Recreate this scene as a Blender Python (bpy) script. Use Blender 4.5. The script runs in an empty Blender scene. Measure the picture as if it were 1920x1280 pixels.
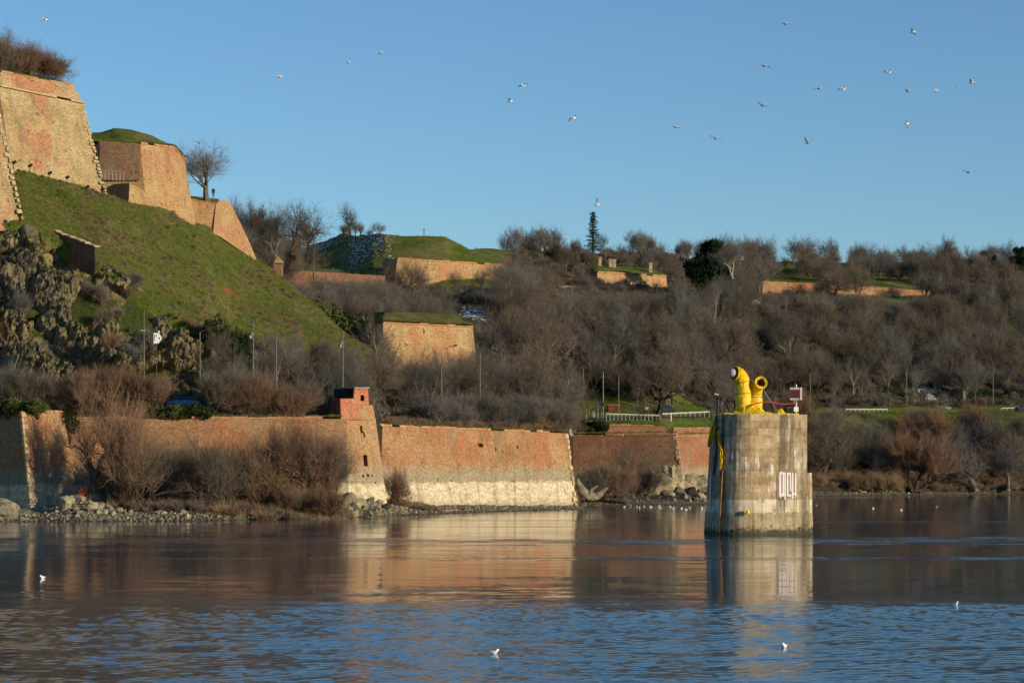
import bpy, math, random
import numpy as np
from mathutils import Vector, Matrix, noise as mn

C = bpy.context.scene.collection
R = math.radians
F, CZ, HY = 4500.0, 6.5, 870.0          # focal length in photo pixels, camera height, horizon row

# ------------------------------------------------------------------ camera, sky, sun, exposure
cam = bpy.data.cameras.new('camera'); co = bpy.data.objects.new('camera', cam); C.objects.link(co)
co.location = (0, 0, CZ); co.rotation_euler = (R(90), 0, 0)
cam.sensor_width = 36; cam.lens = 36 * F / 1920
cam.shift_y = (HY - 640) / 1920
cam.clip_start = 0.5; cam.clip_end = 20000
bpy.context.scene.camera = co

SUN_AZ, SUN_EL = R(180 - 56), R(13.5)    # clockwise from +Y: behind the camera, to the right
w = bpy.data.worlds.new('World'); bpy.context.scene.world = w; w.use_nodes = True
nt = w.node_tree; bg = nt.nodes['Background']
sk = nt.nodes.new('ShaderNodeTexSky'); sk.sky_type = 'NISHITA'; sk.sun_disc = False
sk.sun_elevation = SUN_EL; sk.sun_rotation = SUN_AZ
sk.altitude = 0; sk.air_density = 1.0; sk.dust_density = 0.0; sk.ozone_density = 3.0
tn = nt.nodes.new('ShaderNodeMix'); tn.data_type = 'RGBA'; tn.blend_type = 'MULTIPLY'; tn.inputs[0].default_value = 1; tn.inputs[7].default_value = (.81, 1.02, 1.19, 1)
nt.links.new(sk.outputs[0], tn.inputs[6]); nt.links.new(tn.outputs[2], bg.inputs[0]); bg.inputs[1].default_value = 0.108
sl = bpy.data.lights.new('sun', 'SUN'); sl.energy = 5.0; sl.angle = R(0.53); sl.color = (1, 0.85, 0.58)
so = bpy.data.objects.new('sun', sl); C.objects.link(so)
sd = Vector((math.sin(SUN_AZ) * math.cos(SUN_EL), math.cos(SUN_AZ) * math.cos(SUN_EL), math.sin(SUN_EL)))
so.rotation_euler = sd.to_track_quat('Z', 'Y').to_euler(); so.location = sd * 500
vs = bpy.context.scene.view_settings
vs.view_transform = 'Standard'; vs.look = 'None'; vs.exposure = 0; vs.gamma = 1; vs.use_curve_mapping = False
bpy.context.scene.cycles.max_bounces = 6
bpy.context.scene.cycles.transparent_max_bounces = 4

# ------------------------------------------------------------------ helpers
def W(px, py, Y): return Vector(((px - 960) * Y / F, Y, CZ + (HY - py) * Y / F))
def X(px, Y): return (px - 960) * Y / F
def ZZ(py, Y): return CZ + (HY - py) * Y / F
def PX(x, Y): return 960 + F * x / Y

class Geo:
    def __init__(s): s.v = []; s.f = []; s.m = []
    def add(s, vs, fs, mi=0):
        o = len(s.v); s.v += [tuple(q) for q in vs]
        for f in fs: s.f.append(tuple(o + i for i in f)); s.m.append(mi)
    def box(s, c, sz, rz=0, mi=0, taper=1.0, rot=None):
        hx, hy, hz = sz[0] / 2, sz[1] / 2, sz[2] / 2
        pts = [(-hx, -hy, -hz), (hx, -hy, -hz), (hx, hy, -hz), (-hx, hy, -hz),
               (-hx * taper, -hy * taper, hz), (hx * taper, -hy * taper, hz), (hx * taper, hy * taper, hz), (-hx * taper, hy * taper, hz)]
        M = rot if rot is not None else Matrix.Rotation(rz, 3, 'Z')
        s.add([M @ Vector(p) + Vector(c) for p in pts], [(3, 2, 1, 0), (4, 5, 6, 7), (0, 1, 5, 4), (1, 2, 6, 5), (2, 3, 7, 6), (3, 0, 4, 7)], mi)
    def tube(s, pts, rad, n=6, caps=True, mi=0):
        pts = [Vector(p) for p in pts]
        if not hasattr(rad, '__len__'): rad = [rad] * len(pts)
        rings = []; ref = None
        for i, p in enumerate(pts):
            d = (pts[min(i + 1, len(pts) - 1)] - pts[max(i - 1, 0)]).normalized()
            if ref is None: ref = Vector((1, 0, 0)) if abs(d.x) < .8 else Vector((0, 1, 0))
            a = (ref - d * ref.dot(d)).normalized(); b = d.cross(a); ref = a
            rings.append([p + (a * math.cos(2 * math.pi * k / n) + b * math.sin(2 * math.pi * k / n)) * rad[i] for k in range(n)])
        vs = [q for r in rings for q in r]; fs = []
        for i in range(len(pts) - 1):
            for k in range(n):
                k2 = (k + 1) % n
                fs.append((i * n + k, i * n + k2, (i + 1) * n + k2, (i + 1) * n + k))
        if caps:
            fs.append(tuple(range(n - 1, -1, -1))); fs.append(tuple(range((len(pts) - 1) * n, len(pts) * n)))
        s.add(vs, fs, mi)
    def sliver(s, p, d, L, w, rng, mi=0):
        side = d.cross(Vector((rng.uniform(-1, 1), rng.uniform(-1, 1), rng.uniform(-1, 1))))
        if side.length < 1e-4: side = Vector((1, 0, 0))
        side = side.normalized() * w / 2
        s.add([p - side, p + side, p + d * L], [(0, 1, 2)], mi)
    def blob(s, c, r, seed=0, nu=10, nv=7, jag=.25, mi=0, fr=1.5):
        c = Vector(c); r = Vector(r) if hasattr(r, '__len__') else Vector((r, r, r))
        vs = []; off = Vector((seed * 3.7, seed * 1.3, seed * 2.1))
        for j in range(nv + 1):
            th = math.pi * j / nv
            for i in range(nu):
                ph = 2 * math.pi * i / nu
                d = Vector((math.sin(th) * math.cos(ph), math.sin(th) * math.sin(ph), math.cos(th)))
                k = 1 + jag * mn.noise(d * fr + off) * 1.6
                vs.append(c + Vector((d.x * r.x, d.y * r.y, d.z * r.z)) * k)
        fs = [(j * nu + i, (j + 1) * nu + i, (j + 1) * nu + (i + 1) % nu, j * nu + (i + 1) % nu) for j in range(nv) for i in range(nu)]
        s.add(vs, fs, mi)
    def mesh(s, name, mats, smooth=False):
        me = bpy.data.meshes.new(name); me.from_pydata(s.v, [], s.f)
        for m in (mats if isinstance(mats, (list, tuple)) else [mats]): me.materials.append(m)
        if any(s.m): me.polygons.foreach_set('material_index', s.m)
        if smooth: me.polygons.foreach_set('use_smooth', [True] * len(me.polygons))
        me.update(); return me
    def obj(s, name, mats, parent=None, smooth=False, loc=None):
        o = bpy.data.objects.new(name, s.mesh(name, mats, smooth)); C.objects.link(o)
        if loc is not None:
            o.data.transform(Matrix.Translation(-Vector(loc))); o.location = loc
        if parent is not None:
            o.parent = parent
            o.location = Vector(o.location) - Vector(parent.location) if loc is not None else -Vector(parent.location)
            if parent.parent is not None: o.location = Vector(o.location) - Vector(parent.parent.location)
        return o

def tag(o, label, cat, group=None):
    o['label'] = label; o['category'] = cat
    if group: o['group'] = group
    return o
def kind(o, k): o['kind'] = k; return o
def thing(name, label, cat, loc=(0, 0, 0), group=None):
    o = bpy.data.objects.new(name, None); C.objects.link(o); o.location = loc; o.empty_display_size = .5
    return tag(o, label, cat, group)
def dup(root, loc, rz=0, sc=(1, 1, 1), label=None, group=None):
    r = root.copy(); C.objects.link(r); r.location = loc; r.rotation_euler = (0, 0, rz)
    r.scale = sc if hasattr(sc, '__len__') else (sc, sc, sc)
    if label: r['label'] = label
    if group: r['group'] = group
    for ch in root.children:
        c = ch.copy(); C.objects.link(c); c.parent = r
        for g in ch.children:
            d = g.copy(); C.objects.link(d); d.parent = c
    return r

# ------------------------------------------------------------------ materials
class MB:
    def __init__(s, name, rough=.9, spec=.2):
        s.mat = bpy.data.materials.new(name); s.mat.use_nodes = True; s.nt = s.mat.node_tree
        s.b = s.nt.nodes['Principled BSDF']; s.b.inputs['Roughness'].default_value = rough
        s.b.inputs['Specular IOR Level'].default_value = spec
    def put(s, sock, v):
        if hasattr(v, 'is_linked') or isinstance(v, bpy.types.NodeSocket): s.nt.links.new(v, sock)
        elif hasattr(v, '__len__') and len(v) == 3 and sock.type == 'RGBA': sock.default_value = (*v, 1)
        else: sock.default_value = v
    def node(s, t, **p):
        n = s.nt.nodes.new(t)
        for k, v in p.items(): setattr(n, k, v)
        return n
    def pos(s): return s.node('ShaderNodeNewGeometry').outputs['Position']
    def nrm(s): return s.node('ShaderNodeNewGeometry').outputs['Normal']
    def sep(s, v):
        n = s.node('ShaderNodeSeparateXYZ'); s.put(n.inputs[0], v); return n.outputs
    def scale(s, v, k):
        n = s.node('ShaderNodeVectorMath', operation='MULTIPLY'); s.put(n.inputs[0], v); n.inputs[1].default_value = k if hasattr(k, '__len__') else (k, k, k)
        return n.outputs[0]
    def noise(s, v, sc=1, det=4, rough=.6, off=0, col=False):
        if off:
            a = s.node('ShaderNodeVectorMath', operation='ADD'); s.put(a.inputs[0], v); a.inputs[1].default_value = (off, off * .7, off * 1.3); v = a.outputs[0]
        n = s.node('ShaderNodeTexNoise'); s.put(n.inputs['Vector'], v); n.inputs['Scale'].default_value = sc
        n.inputs['Detail'].default_value = det; n.inputs['Roughness'].default_value = rough
        return n.outputs['Color' if col else 'Fac']
    def ramp(s, f, stops, interp='LINEAR'):
        n = s.node('ShaderNodeValToRGB'); s.put(n.inputs[0], f); e = n.color_ramp.elements; n.color_ramp.interpolation = interp
        while len(e) < len(stops): e.new(.5)
        for q, (p, c) in zip(e, stops):
            q.position = p; q.color = (*c, 1) if hasattr(c, '__len__') else (c, c, c, 1)
        return n.outputs[0]
    def mix(s, f, a, b, mode='MIX'):
        n = s.node('ShaderNodeMix', data_type='RGBA', blend_type=mode); s.put(n.inputs[0], f); s.put(n.inputs[6], a); s.put(n.inputs[7], b)
        return n.outputs[2]
    def math(s, op, a, b=0.0, clamp=False):
        n = s.node('ShaderNodeMath', operation=op, use_clamp=clamp); s.put(n.inputs[0], a); s.put(n.inputs[1], b); return n.outputs[0]
    def rng(s, v, a, b, c=0, d=1):
        n = s.node('ShaderNodeMapRange'); s.put(n.inputs[0], v)
        for i, q in enumerate((a, b, c, d)): n.inputs[1 + i].default_value = q
        return n.outputs[0]
    def attr(s, name): return s.node('ShaderNodeAttribute', attribute_name=name).outputs['Fac']
    def rand(s): return s.node('ShaderNodeObjectInfo').outputs['Random']
    def col(s, c): s.put(s.b.inputs['Base Color'], c); return s
    def bump(s, h, dist=.05, st=1.0):
        n = s.node('ShaderNodeBump'); n.inputs['Strength'].default_value = st; n.inputs['Distance'].default_value = dist
        s.put(n.inputs['Height'], h); s.nt.links.new(n.outputs[0], s.b.inputs['Normal']); return s

def plain(name, c, rough=.6, var=.25, sc=2.0, metal=0, spec=.3):
    m = MB(name, rough, spec); m.b.inputs['Metallic'].default_value = metal
    n = m.noise(m.pos(), sc, 4)
    lo = tuple(q * (1 - var) for q in c); hi = tuple(min(1, q * (1 + var)) for q in c)
    m.col(m.ramp(n, [(.3, lo), (.7, hi)])); m.bump(n, .02, .3)
    return m.mat

def masonry(name, cols, bands=False, fleck=(.55, .47, .34), holes=.5, hole_col=(.05, .035, .025), off=0, reds=None):
    m = MB(name, .95, .1); p = m.pos()
    big = m.noise(m.scale(p, (1, 1, 1.6)), .16, 5, .6, off=off + 1)
    mid = m.noise(m.scale(p, (1, 1, 2.2)), .9, 6, .7, off=off + 5)
    fine = m.noise(m.scale(p, (1, 1, 1.9)), 4.2, 4, .72, off=off + 9)
    f = m.math('ADD', m.math('MULTIPLY', big, .65), m.math('MULTIPLY', mid, .35))
    c = m.ramp(f, [(.36, cols[0]), (.5, cols[1]), (.64, cols[2])])
    if reds:
        c = m.mix(m.rng(m.noise(m.scale(p, (1, 1, .8)), .20, 6, .62, off=off + 31), .50, .60), c, reds)
    z = m.sep(p)[2]
    row = m.noise(m.scale(p, (.05, .05, 1)), 2.6, 3, .6, off=off + 2)
    c = m.mix(m.rng(row, .4, .7, 0, .35), c, cols[0])
    if bands:
        zz = m.math('ADD', z, m.rng(m.noise(m.scale(p, (1, 1, .3)), .5, 5, .65, off=off), .25, .75, -1.1, 1.1))
        g = m.rng(zz, 5.2, 6.6, 1, 0)
        c = m.mix(g, c, (.30, .245, .16))
        cr = m.rng(m.math('ADD', z, m.rng(mid, .3, .7, -.35, .35)), 3.75, 4.15, 1, 0)
        crc = m.ramp(m.noise(m.scale(p, (1, 1, 3)), .5, 5, .6, off=3), [(.3, (.44, .36, .24)), (.5, (.60, .50, .35)), (.7, (.70, .60, .43))])
        c = m.mix(m.math('MULTIPLY', cr, .93), c, crc)
        lo = m.rng(m.math('ADD', z, m.rng(mid, .3, .7, -.5, .5)), .6, 1.5, 1, 0)
        c = m.mix(m.math('MULTIPLY', lo, .6), c, (.25, .2, .13))
    vc = m.node('ShaderNodeTexVoronoi'); m.put(vc.inputs['Vector'], m.scale(p, (1, 1, 1.5))); vc.inputs['Scale'].default_value = 3.9
    c = m.mix(1.0, c, m.ramp(m.sep(vc.outputs['Color'])[0], [(0, .74), (.5, 1.0), (1, 1.25)]), 'MULTIPLY')
    stain = m.noise(m.scale(p, (1, 1, .12)), .7, 4, .6, off=off + 12)
    c = m.mix(m.rng(stain, .52, .68, 0, .5), c, (.15, .12, .08))
    c = m.mix(m.rng(fine, .54, .68, 0, .6), c, fleck)
    c = m.mix(m.rng(fine, .45, .32, 0, .7), c, tuple(q * .45 for q in cols[0]))
    hol = m.noise(m.scale(p, (1, 1, .75)), 1.5, 3, .55, off=off + 17)
    hf = m.math('MULTIPLY', m.rng(hol, .655, .70), holes, True)
    c = m.mix(hf, c, hole_col)
    m.col(c)
    m.bump(m.math('SUBTRACT', m.math('ADD', fine, mid), m.math('MULTIPLY', hf, 1.5)), .12, .8)
    return m.mat

M = {}
M['brick'] = masonry('river_wall_brick', [(.24, .12, .06), (.36, .195, .095), (.40, .25, .135)], True, fleck=(.48, .36, .21), off=3, reds=(.38, .15, .07))
M['brick_red'] = masonry('red_brick', [(.20, .085, .05), (.29, .135, .075), (.33, .21, .13)], True, fleck=(.36, .26, .17), off=9, reds=(.31, .125, .072))
M['tower_stone'] = masonry('tower_stone', [(.25, .145, .072), (.36, .215, .105), (.42, .27, .14)], True, fleck=(.5, .37, .22), off=14, reds=(.40, .165, .075))
M['tower_red'] = masonry('tower_red', [(.30, .085, .045), (.42, .14, .075), (.44, .22, .13)], False, fleck=(.46, .27, .16), off=21)
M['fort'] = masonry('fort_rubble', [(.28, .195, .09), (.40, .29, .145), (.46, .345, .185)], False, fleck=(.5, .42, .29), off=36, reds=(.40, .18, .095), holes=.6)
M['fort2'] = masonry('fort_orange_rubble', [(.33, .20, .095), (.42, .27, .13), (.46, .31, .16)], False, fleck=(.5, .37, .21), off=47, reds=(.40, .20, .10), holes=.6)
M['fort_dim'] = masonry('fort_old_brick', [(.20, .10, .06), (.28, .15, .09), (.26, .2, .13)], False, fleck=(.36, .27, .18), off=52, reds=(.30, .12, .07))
M['low_brick'] = masonry('weathered_brick', [(.13, .06, .045), (.18, .085, .06), (.2, .12, .09)], False, fleck=(.26, .18, .13), off=61)
M['coping'] = plain('coping_stone', (.40, .30, .18), .95, .35, 1.5)
M['coping_brick'] = plain('coping_brick', (.40, .20, .10), .95, .4, 1.5)
M['quoin'] = plain('quoin_stone', (.40, .30, .175), .95, .45, 1.2)
M['tar'] = plain('shade_and_dark_grey', (.035, .035, .035), .9, .4, 1)  # near-black: shade painted on roof slab, wall, dome and openings; bollard cap's own dark
M['concrete_grey'] = plain('grey_concrete', (.25, .23, .2), .9, .3, 1)
M['rubble_pale'] = masonry('pale_rubble', [(.24, .19, .11), (.36, .29, .175), (.45, .37, .235)], False, fleck=(.55, .47, .33), off=70, holes=.8)

def soil():
    m = MB('hill_ground', 1.0, .05); p = m.pos()
    n1 = m.noise(p, .12, 5, .6); n2 = m.noise(p, .8, 6, .7, off=4); n3 = m.noise(p, 4, 4, .7, off=8)
    grass = m.ramp(n2, [(.28, (.052, .080, .010)), (.5, (.110, .160, .020)), (.72, (.19, .21, .048))])
    dry = m.rng(m.noise(m.scale(p, (1, 1, 1.6)), .11, 8, .74, off=15), .46, .57)
    grass = m.mix(m.math('MULTIPLY', dry, .92), grass, m.ramp(n3, [(.3, (.15, .125, .045)), (.7, (.28, .225, .105))]))
    grass = m.mix(m.rng(m.noise(p, .07, 4, .6, off=27), .5, .66, 0, .6), grass, (.045, .070, .012))
    lit = m.ramp(n2, [(.3, (.035, .028, .020)), (.5, (.070, .052, .036)), (.7, (.105, .085, .05))])
    lf = m.rng(m.math('ADD', m.attr('litter'), m.rng(n1, .3, .7, -.35, .35)), .35, .65)
    c = m.mix(lf, grass, lit)
    ef = m.rng(m.math('ADD', m.attr('earth'), m.rng(n2, .3, .7, -.4, .4)), .45, .6)
    c = m.mix(ef, c, m.ramp(n3, [(.3, (.26, .085, .035)), (.7, (.44, .17, .075))]))
    c = m.mix(m.rng(n3, .5, .3, 0, .55), c, (.012, .016, .006))
    m.col(c); m.bump(m.math('ADD', n3, n2), .5, .9); return m.mat
M['ground'] = soil()

def grassmat(name, a, b, c):
    m = MB(name, .95, .1); p = m.pos(); n = m.noise(p, .5, 5, .65); n2 = m.noise(p, 3.5, 2, .6, off=5)
    m.col(m.mix(m.rng(n2, .45, .7, 0, .6), m.ramp(n, [(.3, a), (.5, b), (.7, c)]), c)); m.bump(n2, .3, .6); return m.mat
M['grass'] = grassmat('grass_green', (.052, .075, .013), (.105, .14, .025), (.19, .19, .055))
M['drygrass'] = grassmat('grass_dry', (.12, .085, .04), (.2, .145, .07), (.28, .21, .11))

def cliffmat():
    m = MB('cliff_rock', .95, .15); p = m.pos(); nz = m.sep(m.nrm())[2]
    big = m.noise(p, .12, 4, .6); n2 = m.noise(m.scale(p, (1, 1, .5)), .7, 6, .7, off=3); n3 = m.noise(m.scale(p, (1, 1, .45)), 2.6, 5, .75, off=6)
    rock = m.ramp(n2, [(.26, (.08, .066, .045)), (.40, (.19, .15, .09)), (.53, (.38, .285, .145)), (.75, (.48, .38, .23))])
    rock = m.mix(m.rng(big, .45, .6), rock, m.ramp(n2, [(.3, (.11, .098, .075)), (.6, (.28, .24, .18)), (.8, (.38, .32, .23))]))
    rock = m.mix(m.rng(m.noise(p, .35, 4, .6, off=22), .62, .72, 0, .7), rock, (.36, .20, .07))
    rock = m.mix(m.rng(n3, .48, .3, 0, .9), rock, (.03, .027, .02))
    rock = m.mix(m.rng(m.noise(p, .5, 5, .7, off=51), .54, .66, 0, .6), rock, (.11, .08, .045))
    g = m.ramp(n3, [(.3, (.03, .045, .010)), (.55, (.065, .088, .018)), (.75, (.12, .12, .04))])
    gf = m.rng(m.math('ADD', nz, m.rng(m.noise(p, .22, 6, .65, off=9), .3, .7, -.55, .55)), .48, .66)
    sc = m.rng(m.noise(p, .45, 5, .65, off=40), .52, .62)
    c = m.mix(m.math('MULTIPLY', sc, .5), rock, (.10, .078, .05))
    m.col(m.mix(gf, c, g)); m.bump(m.math('ADD', n2, n3), .7, 1.0); return m.mat
M['cliff'] = cliffmat()

def beachmat():
    m = MB('shore_gravel', .95, .2); p = m.pos()
    n = m.noise(p, .4, 5, .65); v = m.node('ShaderNodeTexVoronoi'); m.put(v.inputs['Vector'], p); v.inputs['Scale'].default_value = 2.6
    st = m.ramp(m.sep(v.outputs['Color'])[0], [(.1, (.05, .042, .03)), (.5, (.13, .105, .07)), (.9, (.26, .21, .14))])
    mud = m.ramp(n, [(.3, (.085, .062, .038)), (.7, (.16, .115, .07))])
    c = m.mix(m.rng(m.noise(p, .15, 4, .6, off=3), .4, .55), st, mud)
    wet = m.rng(m.sep(p)[2], .05, .4, .55, 0)
    c = m.mix(wet, c, (.03, .027, .02))
    m.col(c); m.bump(v.outputs['Distance'], .25, .8); return m.mat
M['beach'] = beachmat()

def rockmat(name, a, b, c):
    m = MB(name, .95, .2); p = m.pos(); n = m.noise(p, 1.5, 6, .65); n2 = m.noise(p, 7, 3, .6, off=3)
    k = m.ramp(n, [(.3, a), (.5, b), (.7, c)])
    k = m.mix(m.rng(n2, .5, .7, 0, .5), k, c); wet = m.rng(m.sep(p)[2], .02, .3, .7, 0)
    m.col(m.mix(wet, k, tuple(q * .25 for q in a))); m.bump(m.math('ADD', n, n2), .12, .7); return m.mat
M['rock_pale'] = rockmat('rock_pale', (.20, .165, .10), (.32, .265, .17), (.42, .36, .245))
M['rock_grey'] = rockmat('rock_grey', (.11, .10, .075), (.20, .175, .125), (.30, .265, .19))
M['rock_dark'] = rockmat('rock_dark', (.05, .046, .038), (.09, .082, .065), (.17, .15, .115))
M['driftwood'] = rockmat('driftwood', (.17, .115, .065), (.30, .21, .125), (.42, .32, .21))
M['driftwood_dark'] = rockmat('driftwood_dark', (.03, .024, .018), (.06, .046, .034), (.11, .085, .06))

def bark(name, a, b):
    m = MB(name, .95, .1); n = m.noise(m.pos(), 3, 4, .6); r = m.rand()
    k = m.ramp(n, [(.3, a), (.7, b)])
    m.col(m.mix(1.0, k, m.ramp(r, [(0, .75), (1, 1.25)]), 'MULTIPLY')); return m.mat
M['bark_dark'] = bark('bark_dark', (.035, .026, .02), (.075, .058, .044))
M['bark_grey'] = bark('bark_grey', (.08, .066, .052), (.16, .135, .105))
M['bark_pale'] = bark('bark_pale', (.16, .14, .11), (.28, .25, .2))
M['twig_brown'] = bark('twig_brown', (.105, .082, .062), (.19, .15, .115))
M['twig_red'] = bark('twig_red', (.155, .092, .06), (.25, .152, .10))
M['twig_grey'] = bark('twig_grey', (.098, .09, .082), (.172, .157, .142))
M['twig_dark'] = bark('twig_dark', (.055, .044, .035), (.10, .08, .064))
M['twig_tan'] = bark('twig_tan', (.19, .125, .075), (.30, .205, .125))
M['needle'] = bark('needle_dark', (.010, .022, .011), (.022, .045, .02))
M['leaf'] = bark('leaf_green', (.035, .048, .012), (.085, .105, .026))
M['leaf_dark'] = bark('leaf_dark', (.012, .02, .008), (.03, .042, .015))

def snowmat():
    m = MB('old_snow', .8, .2); n = m.noise(m.pos(), 2, 4)
    m.col(m.ramp(n, [(.3, (.48, .5, .54)), (.7, (.72, .72, .74))])); m.bump(n, .2, .6); return m.mat
M['snow'] = snowmat()

def watermat():
    m = MB('river_water', .05, .5); m.b.inputs['IOR'].default_value = 1.42
    p = m.pos(); o = m.sep(p)
    m.col(m.ramp(m.noise(p, .02, 3), [(.3, (.012, .040, .066)), (.7, (.016, .050, .080))]))
    y = o[1]
    drift = m.rng(m.noise(m.scale(p, (.010, .075, 0)), 1, 6, .68), .25, .75, -20, 20)
    near = m.rng(m.math('ADD', y, drift), 100, 126, 1, 0)
    band = m.rng(m.noise(m.scale(p, (.006, .045, 0)), 1, 5, .62, off=7), .51, .62)
    b2 = m.rng(m.math('ABSOLUTE', m.math('SUBTRACT', m.math('ADD', y, m.rng(m.noise(m.scale(p, (.03, .03, 0)), 1, 3), .3, .7, -7, 7)), 204)), 2, 9, 1, 0)
    bands = m.math('MAXIMUM', m.math('MULTIPLY', band, .8), b2); ruf = m.math('MAXIMUM', near, bands)
    a = m.math('ADD', m.math('MAXIMUM', m.math('MULTIPLY', near, .17), m.math('MULTIPLY', bands, .36)), .026)
    nc = m.noise(m.scale(p, (1.0, 1.0, 0)), 2.2, 4, .65, col=True)
    nc2 = m.noise(m.scale(p, (.5, 1.0, 0)), .5, 3, .5, off=11, col=True)
    s = m.node('ShaderNodeVectorMath', operation='ADD'); m.put(s.inputs[0], nc); m.put(s.inputs[1], nc2)
    q = m.sep(s.outputs[0])
    dx = m.math('MULTIPLY', m.math('SUBTRACT', q[0], 1.0), a)
    dy = m.math('MULTIPLY', m.math('SUBTRACT', q[1], 1.0), a)
    cb = m.node('ShaderNodeCombineXYZ'); m.put(cb.inputs[0], dx); m.put(cb.inputs[1], dy); cb.inputs[2].default_value = 0
    ad = m.node('ShaderNodeVectorMath', operation='ADD'); m.put(ad.inputs[0], cb.outputs[0]); m.put(ad.inputs[1], m.nrm())
    nn = m.node('ShaderNodeVectorMath', operation='NORMALIZE'); m.put(nn.inputs[0], ad.outputs[0])
    m.nt.links.new(nn.outputs[0], m.b.inputs['Normal'])
    m.put(m.b.inputs['Roughness'], m.rng(ruf, 0, 1, .07, .13))
    return m.mat
M['water'] = watermat()

def piermat():
    m = MB('pier_stone', .9, .2); p = m.pos(); z = m.sep(p)[2]
    n1 = m.noise(p, .5, 5, .6); n2 = m.noise(p, 2.6, 5, .7, off=3); n3 = m.noise(p, 9, 3, .6, off=5)
    c = m.ramp(n1, [(.3, (.32, .222, .125)), (.5, (.43, .305, .175)), (.7, (.50, .37, .225))])
    c = m.mix(1.0, c, m.ramp(m.rand(), [(0, .72), (1, 1.18)]), 'MULTIPLY')
    c = m.mix(m.rng(n2, .5, .72, 0, .45), c, (.46, .38, .27))
    c = m.mix(m.rng(n2, .46, .3, 0, .6), c, (.12, .09, .06))
    # lime streaks running down from the joints
    st = m.noise(m.scale(p, (1, 1, .10)), 3.4, 4, .7, off=8)
    rows = m.noise(m.scale(p, (.3, .3, 1)), .9, 3, .6, off=30)
    pat = m.noise(m.scale(p, (1, 1, .8)), .55, 3, .6, off=19)
    f = m.math('MULTIPLY', m.rng(st, .49, .58), m.math('MULTIPLY', m.rng(pat, .44, .56), m.rng(rows, .38, .52)), True)
    c = m.mix(m.math('MULTIPLY', f, .9), c, (.74, .68, .58))
    zz = m.math('ADD', z, m.rng(n2, .3, .7, -.12, .12))
    band = m.math('MULTIPLY', m.rng(zz, 1.95, 2.1), m.rng(zz, 3.15, 3.3, 1, 0))
    c = m.mix(m.math('MULTIPLY', band, .8), c, m.ramp(n1, [(.3, (.62, .53, .38)), (.7, (.78, .69, .52))]))
    low = m.rng(zz, 1.9, 2.05, 1, 0)
    c = m.mix(m.math('MULTIPLY', low, .7), c, m.ramp(n2, [(.3, (.27, .215, .135)), (.7, (.45, .37, .25))]))
    dk = m.noise(m.scale(p, (1, 1, .06)), 1.1, 4, .6, off=60)
    c = m.mix(m.rng(dk, .50, .62, 0, .75), c, (.085, .062, .04))
    c = m.mix(m.rng(m.noise(p, .9, 6, .7, off=71), .52, .66, 0, .6), c, (.14, .105, .068))
    c = m.mix(m.rng(m.math('ADD', z, m.rng(n2, .3, .7, -.45, .45)), .25, .8, .9, 0), c, (.035, .038, .02))
    m.col(c); m.bump(m.math('ADD', n2, m.math('MULTIPLY', n3, .5)), .06, .7); return m.mat
M['pier'] = piermat()

def tarpmat():
    m = MB('yellow_tarp', .45, .4); p = m.pos(); n = m.noise(p, 3.5, 4, .6); n2 = m.noise(m.scale(p, (1, 1, .25)), 6, 3, .6, off=3)
    m.col(m.ramp(n, [(.3, (.58, .33, .008)), (.52, (.80, .52, .010)), (.75, (.84, .60, .02))]))
    m.bump(m.math('ADD', n, n2), .12, .6); return m.mat
M['tarp'] = tarpmat()
M['tarp_in'] = plain('duct_inside', (.24, .10, .015), .8, .5, 5)
M['steel_black'] = plain('black_steel', (.018, .018, .02), .55, .3, 3)
M['lamp_grey'] = plain('lamp_steel', (.12, .11, .095), .5, .2, 2, .3)
M['lamp_head'] = plain('lamp_head', (.07, .06, .075), .5, .3, 2)
M['galv'] = plain('galvanised', (.5, .5, .5), .45, .2, 2, .4)
M['white'] = plain('white_paint', (.8, .79, .74), .5, .06, 3)
M['offwhite'] = plain('rail_paint', (.42, .4, .35), .6, .2, 3)
M['red_hose'] = plain('red_hose', (.5, .045, .035), .5, .2, 3)
M['board_red'] = plain('board_red', (.085, .010, .016), .6, .15, 3)
M['stripe_red'] = plain('stripe_red', (.6, .10, .07), .6, .15, 3)
M['rust'] = plain('rust', (.33, .15, .07), .9, .5, 5)
M['rust_dark'] = plain('rust_dark', (.11, .035, .022), .9, .4, 2)
M['cap_lilac'] = plain('cap_lilac', (.42, .33, .45), .6, .2, 3)
M['graf_white'] = plain('graffiti_white', (.74, .68, .66), .7, .06, 4)
M['graf_purple'] = plain('graffiti_purple', (.30, .185, .19), .85, .3, 3)
M['orange_cloth'] = plain('orange_cloth', (.7, .09, .02), .8, .3, 3)
M['car_blue'] = plain('car_blue', (.03, .11, .32), .25, .1, 1, .2, .5)
M['car_dark'] = plain('car_dark', (.02, .028, .04), .25, .1, 1, .2, .5)
M['glass'] = plain('car_glass', (.02, .025, .03), .08, .1, 1, 0, .6)
M['tyre'] = plain('tyre_rubber', (.015, .015, .015), .85, .2, 3)
M['sign_blue'] = plain('sign_panel', (.46, .46, .55), .5, .1, 3)
M['sign_back'] = plain('sign_back', (.10, .10, .14), .5, .2, 3, .3)
M['plaster'] = masonry('peach_plaster', [(.40, .24, .15), (.47, .30, .2), (.52, .36, .25)], False, fleck=(.5, .4, .3), off=80, holes=.3)
M['roof_tile'] = plain('roof_tile', (.34, .13, .07), .9, .4, 2)
M['asphalt'] = plain('asphalt', (.05, .05, .05), .9, .2, 1)
M['gull_white'] = plain('gull_white', (.82, .82, .82), .8, .05, 5)
M['gull_grey'] = plain('gull_grey', (.62, .63, .65), .8, .1, 5)
M['gull_tip'] = plain('gull_wingtip', (.2, .2, .21), .8, .1, 5)
M['beak'] = plain('gull_beak', (.55, .22, .03), .6, .1, 5)
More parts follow.
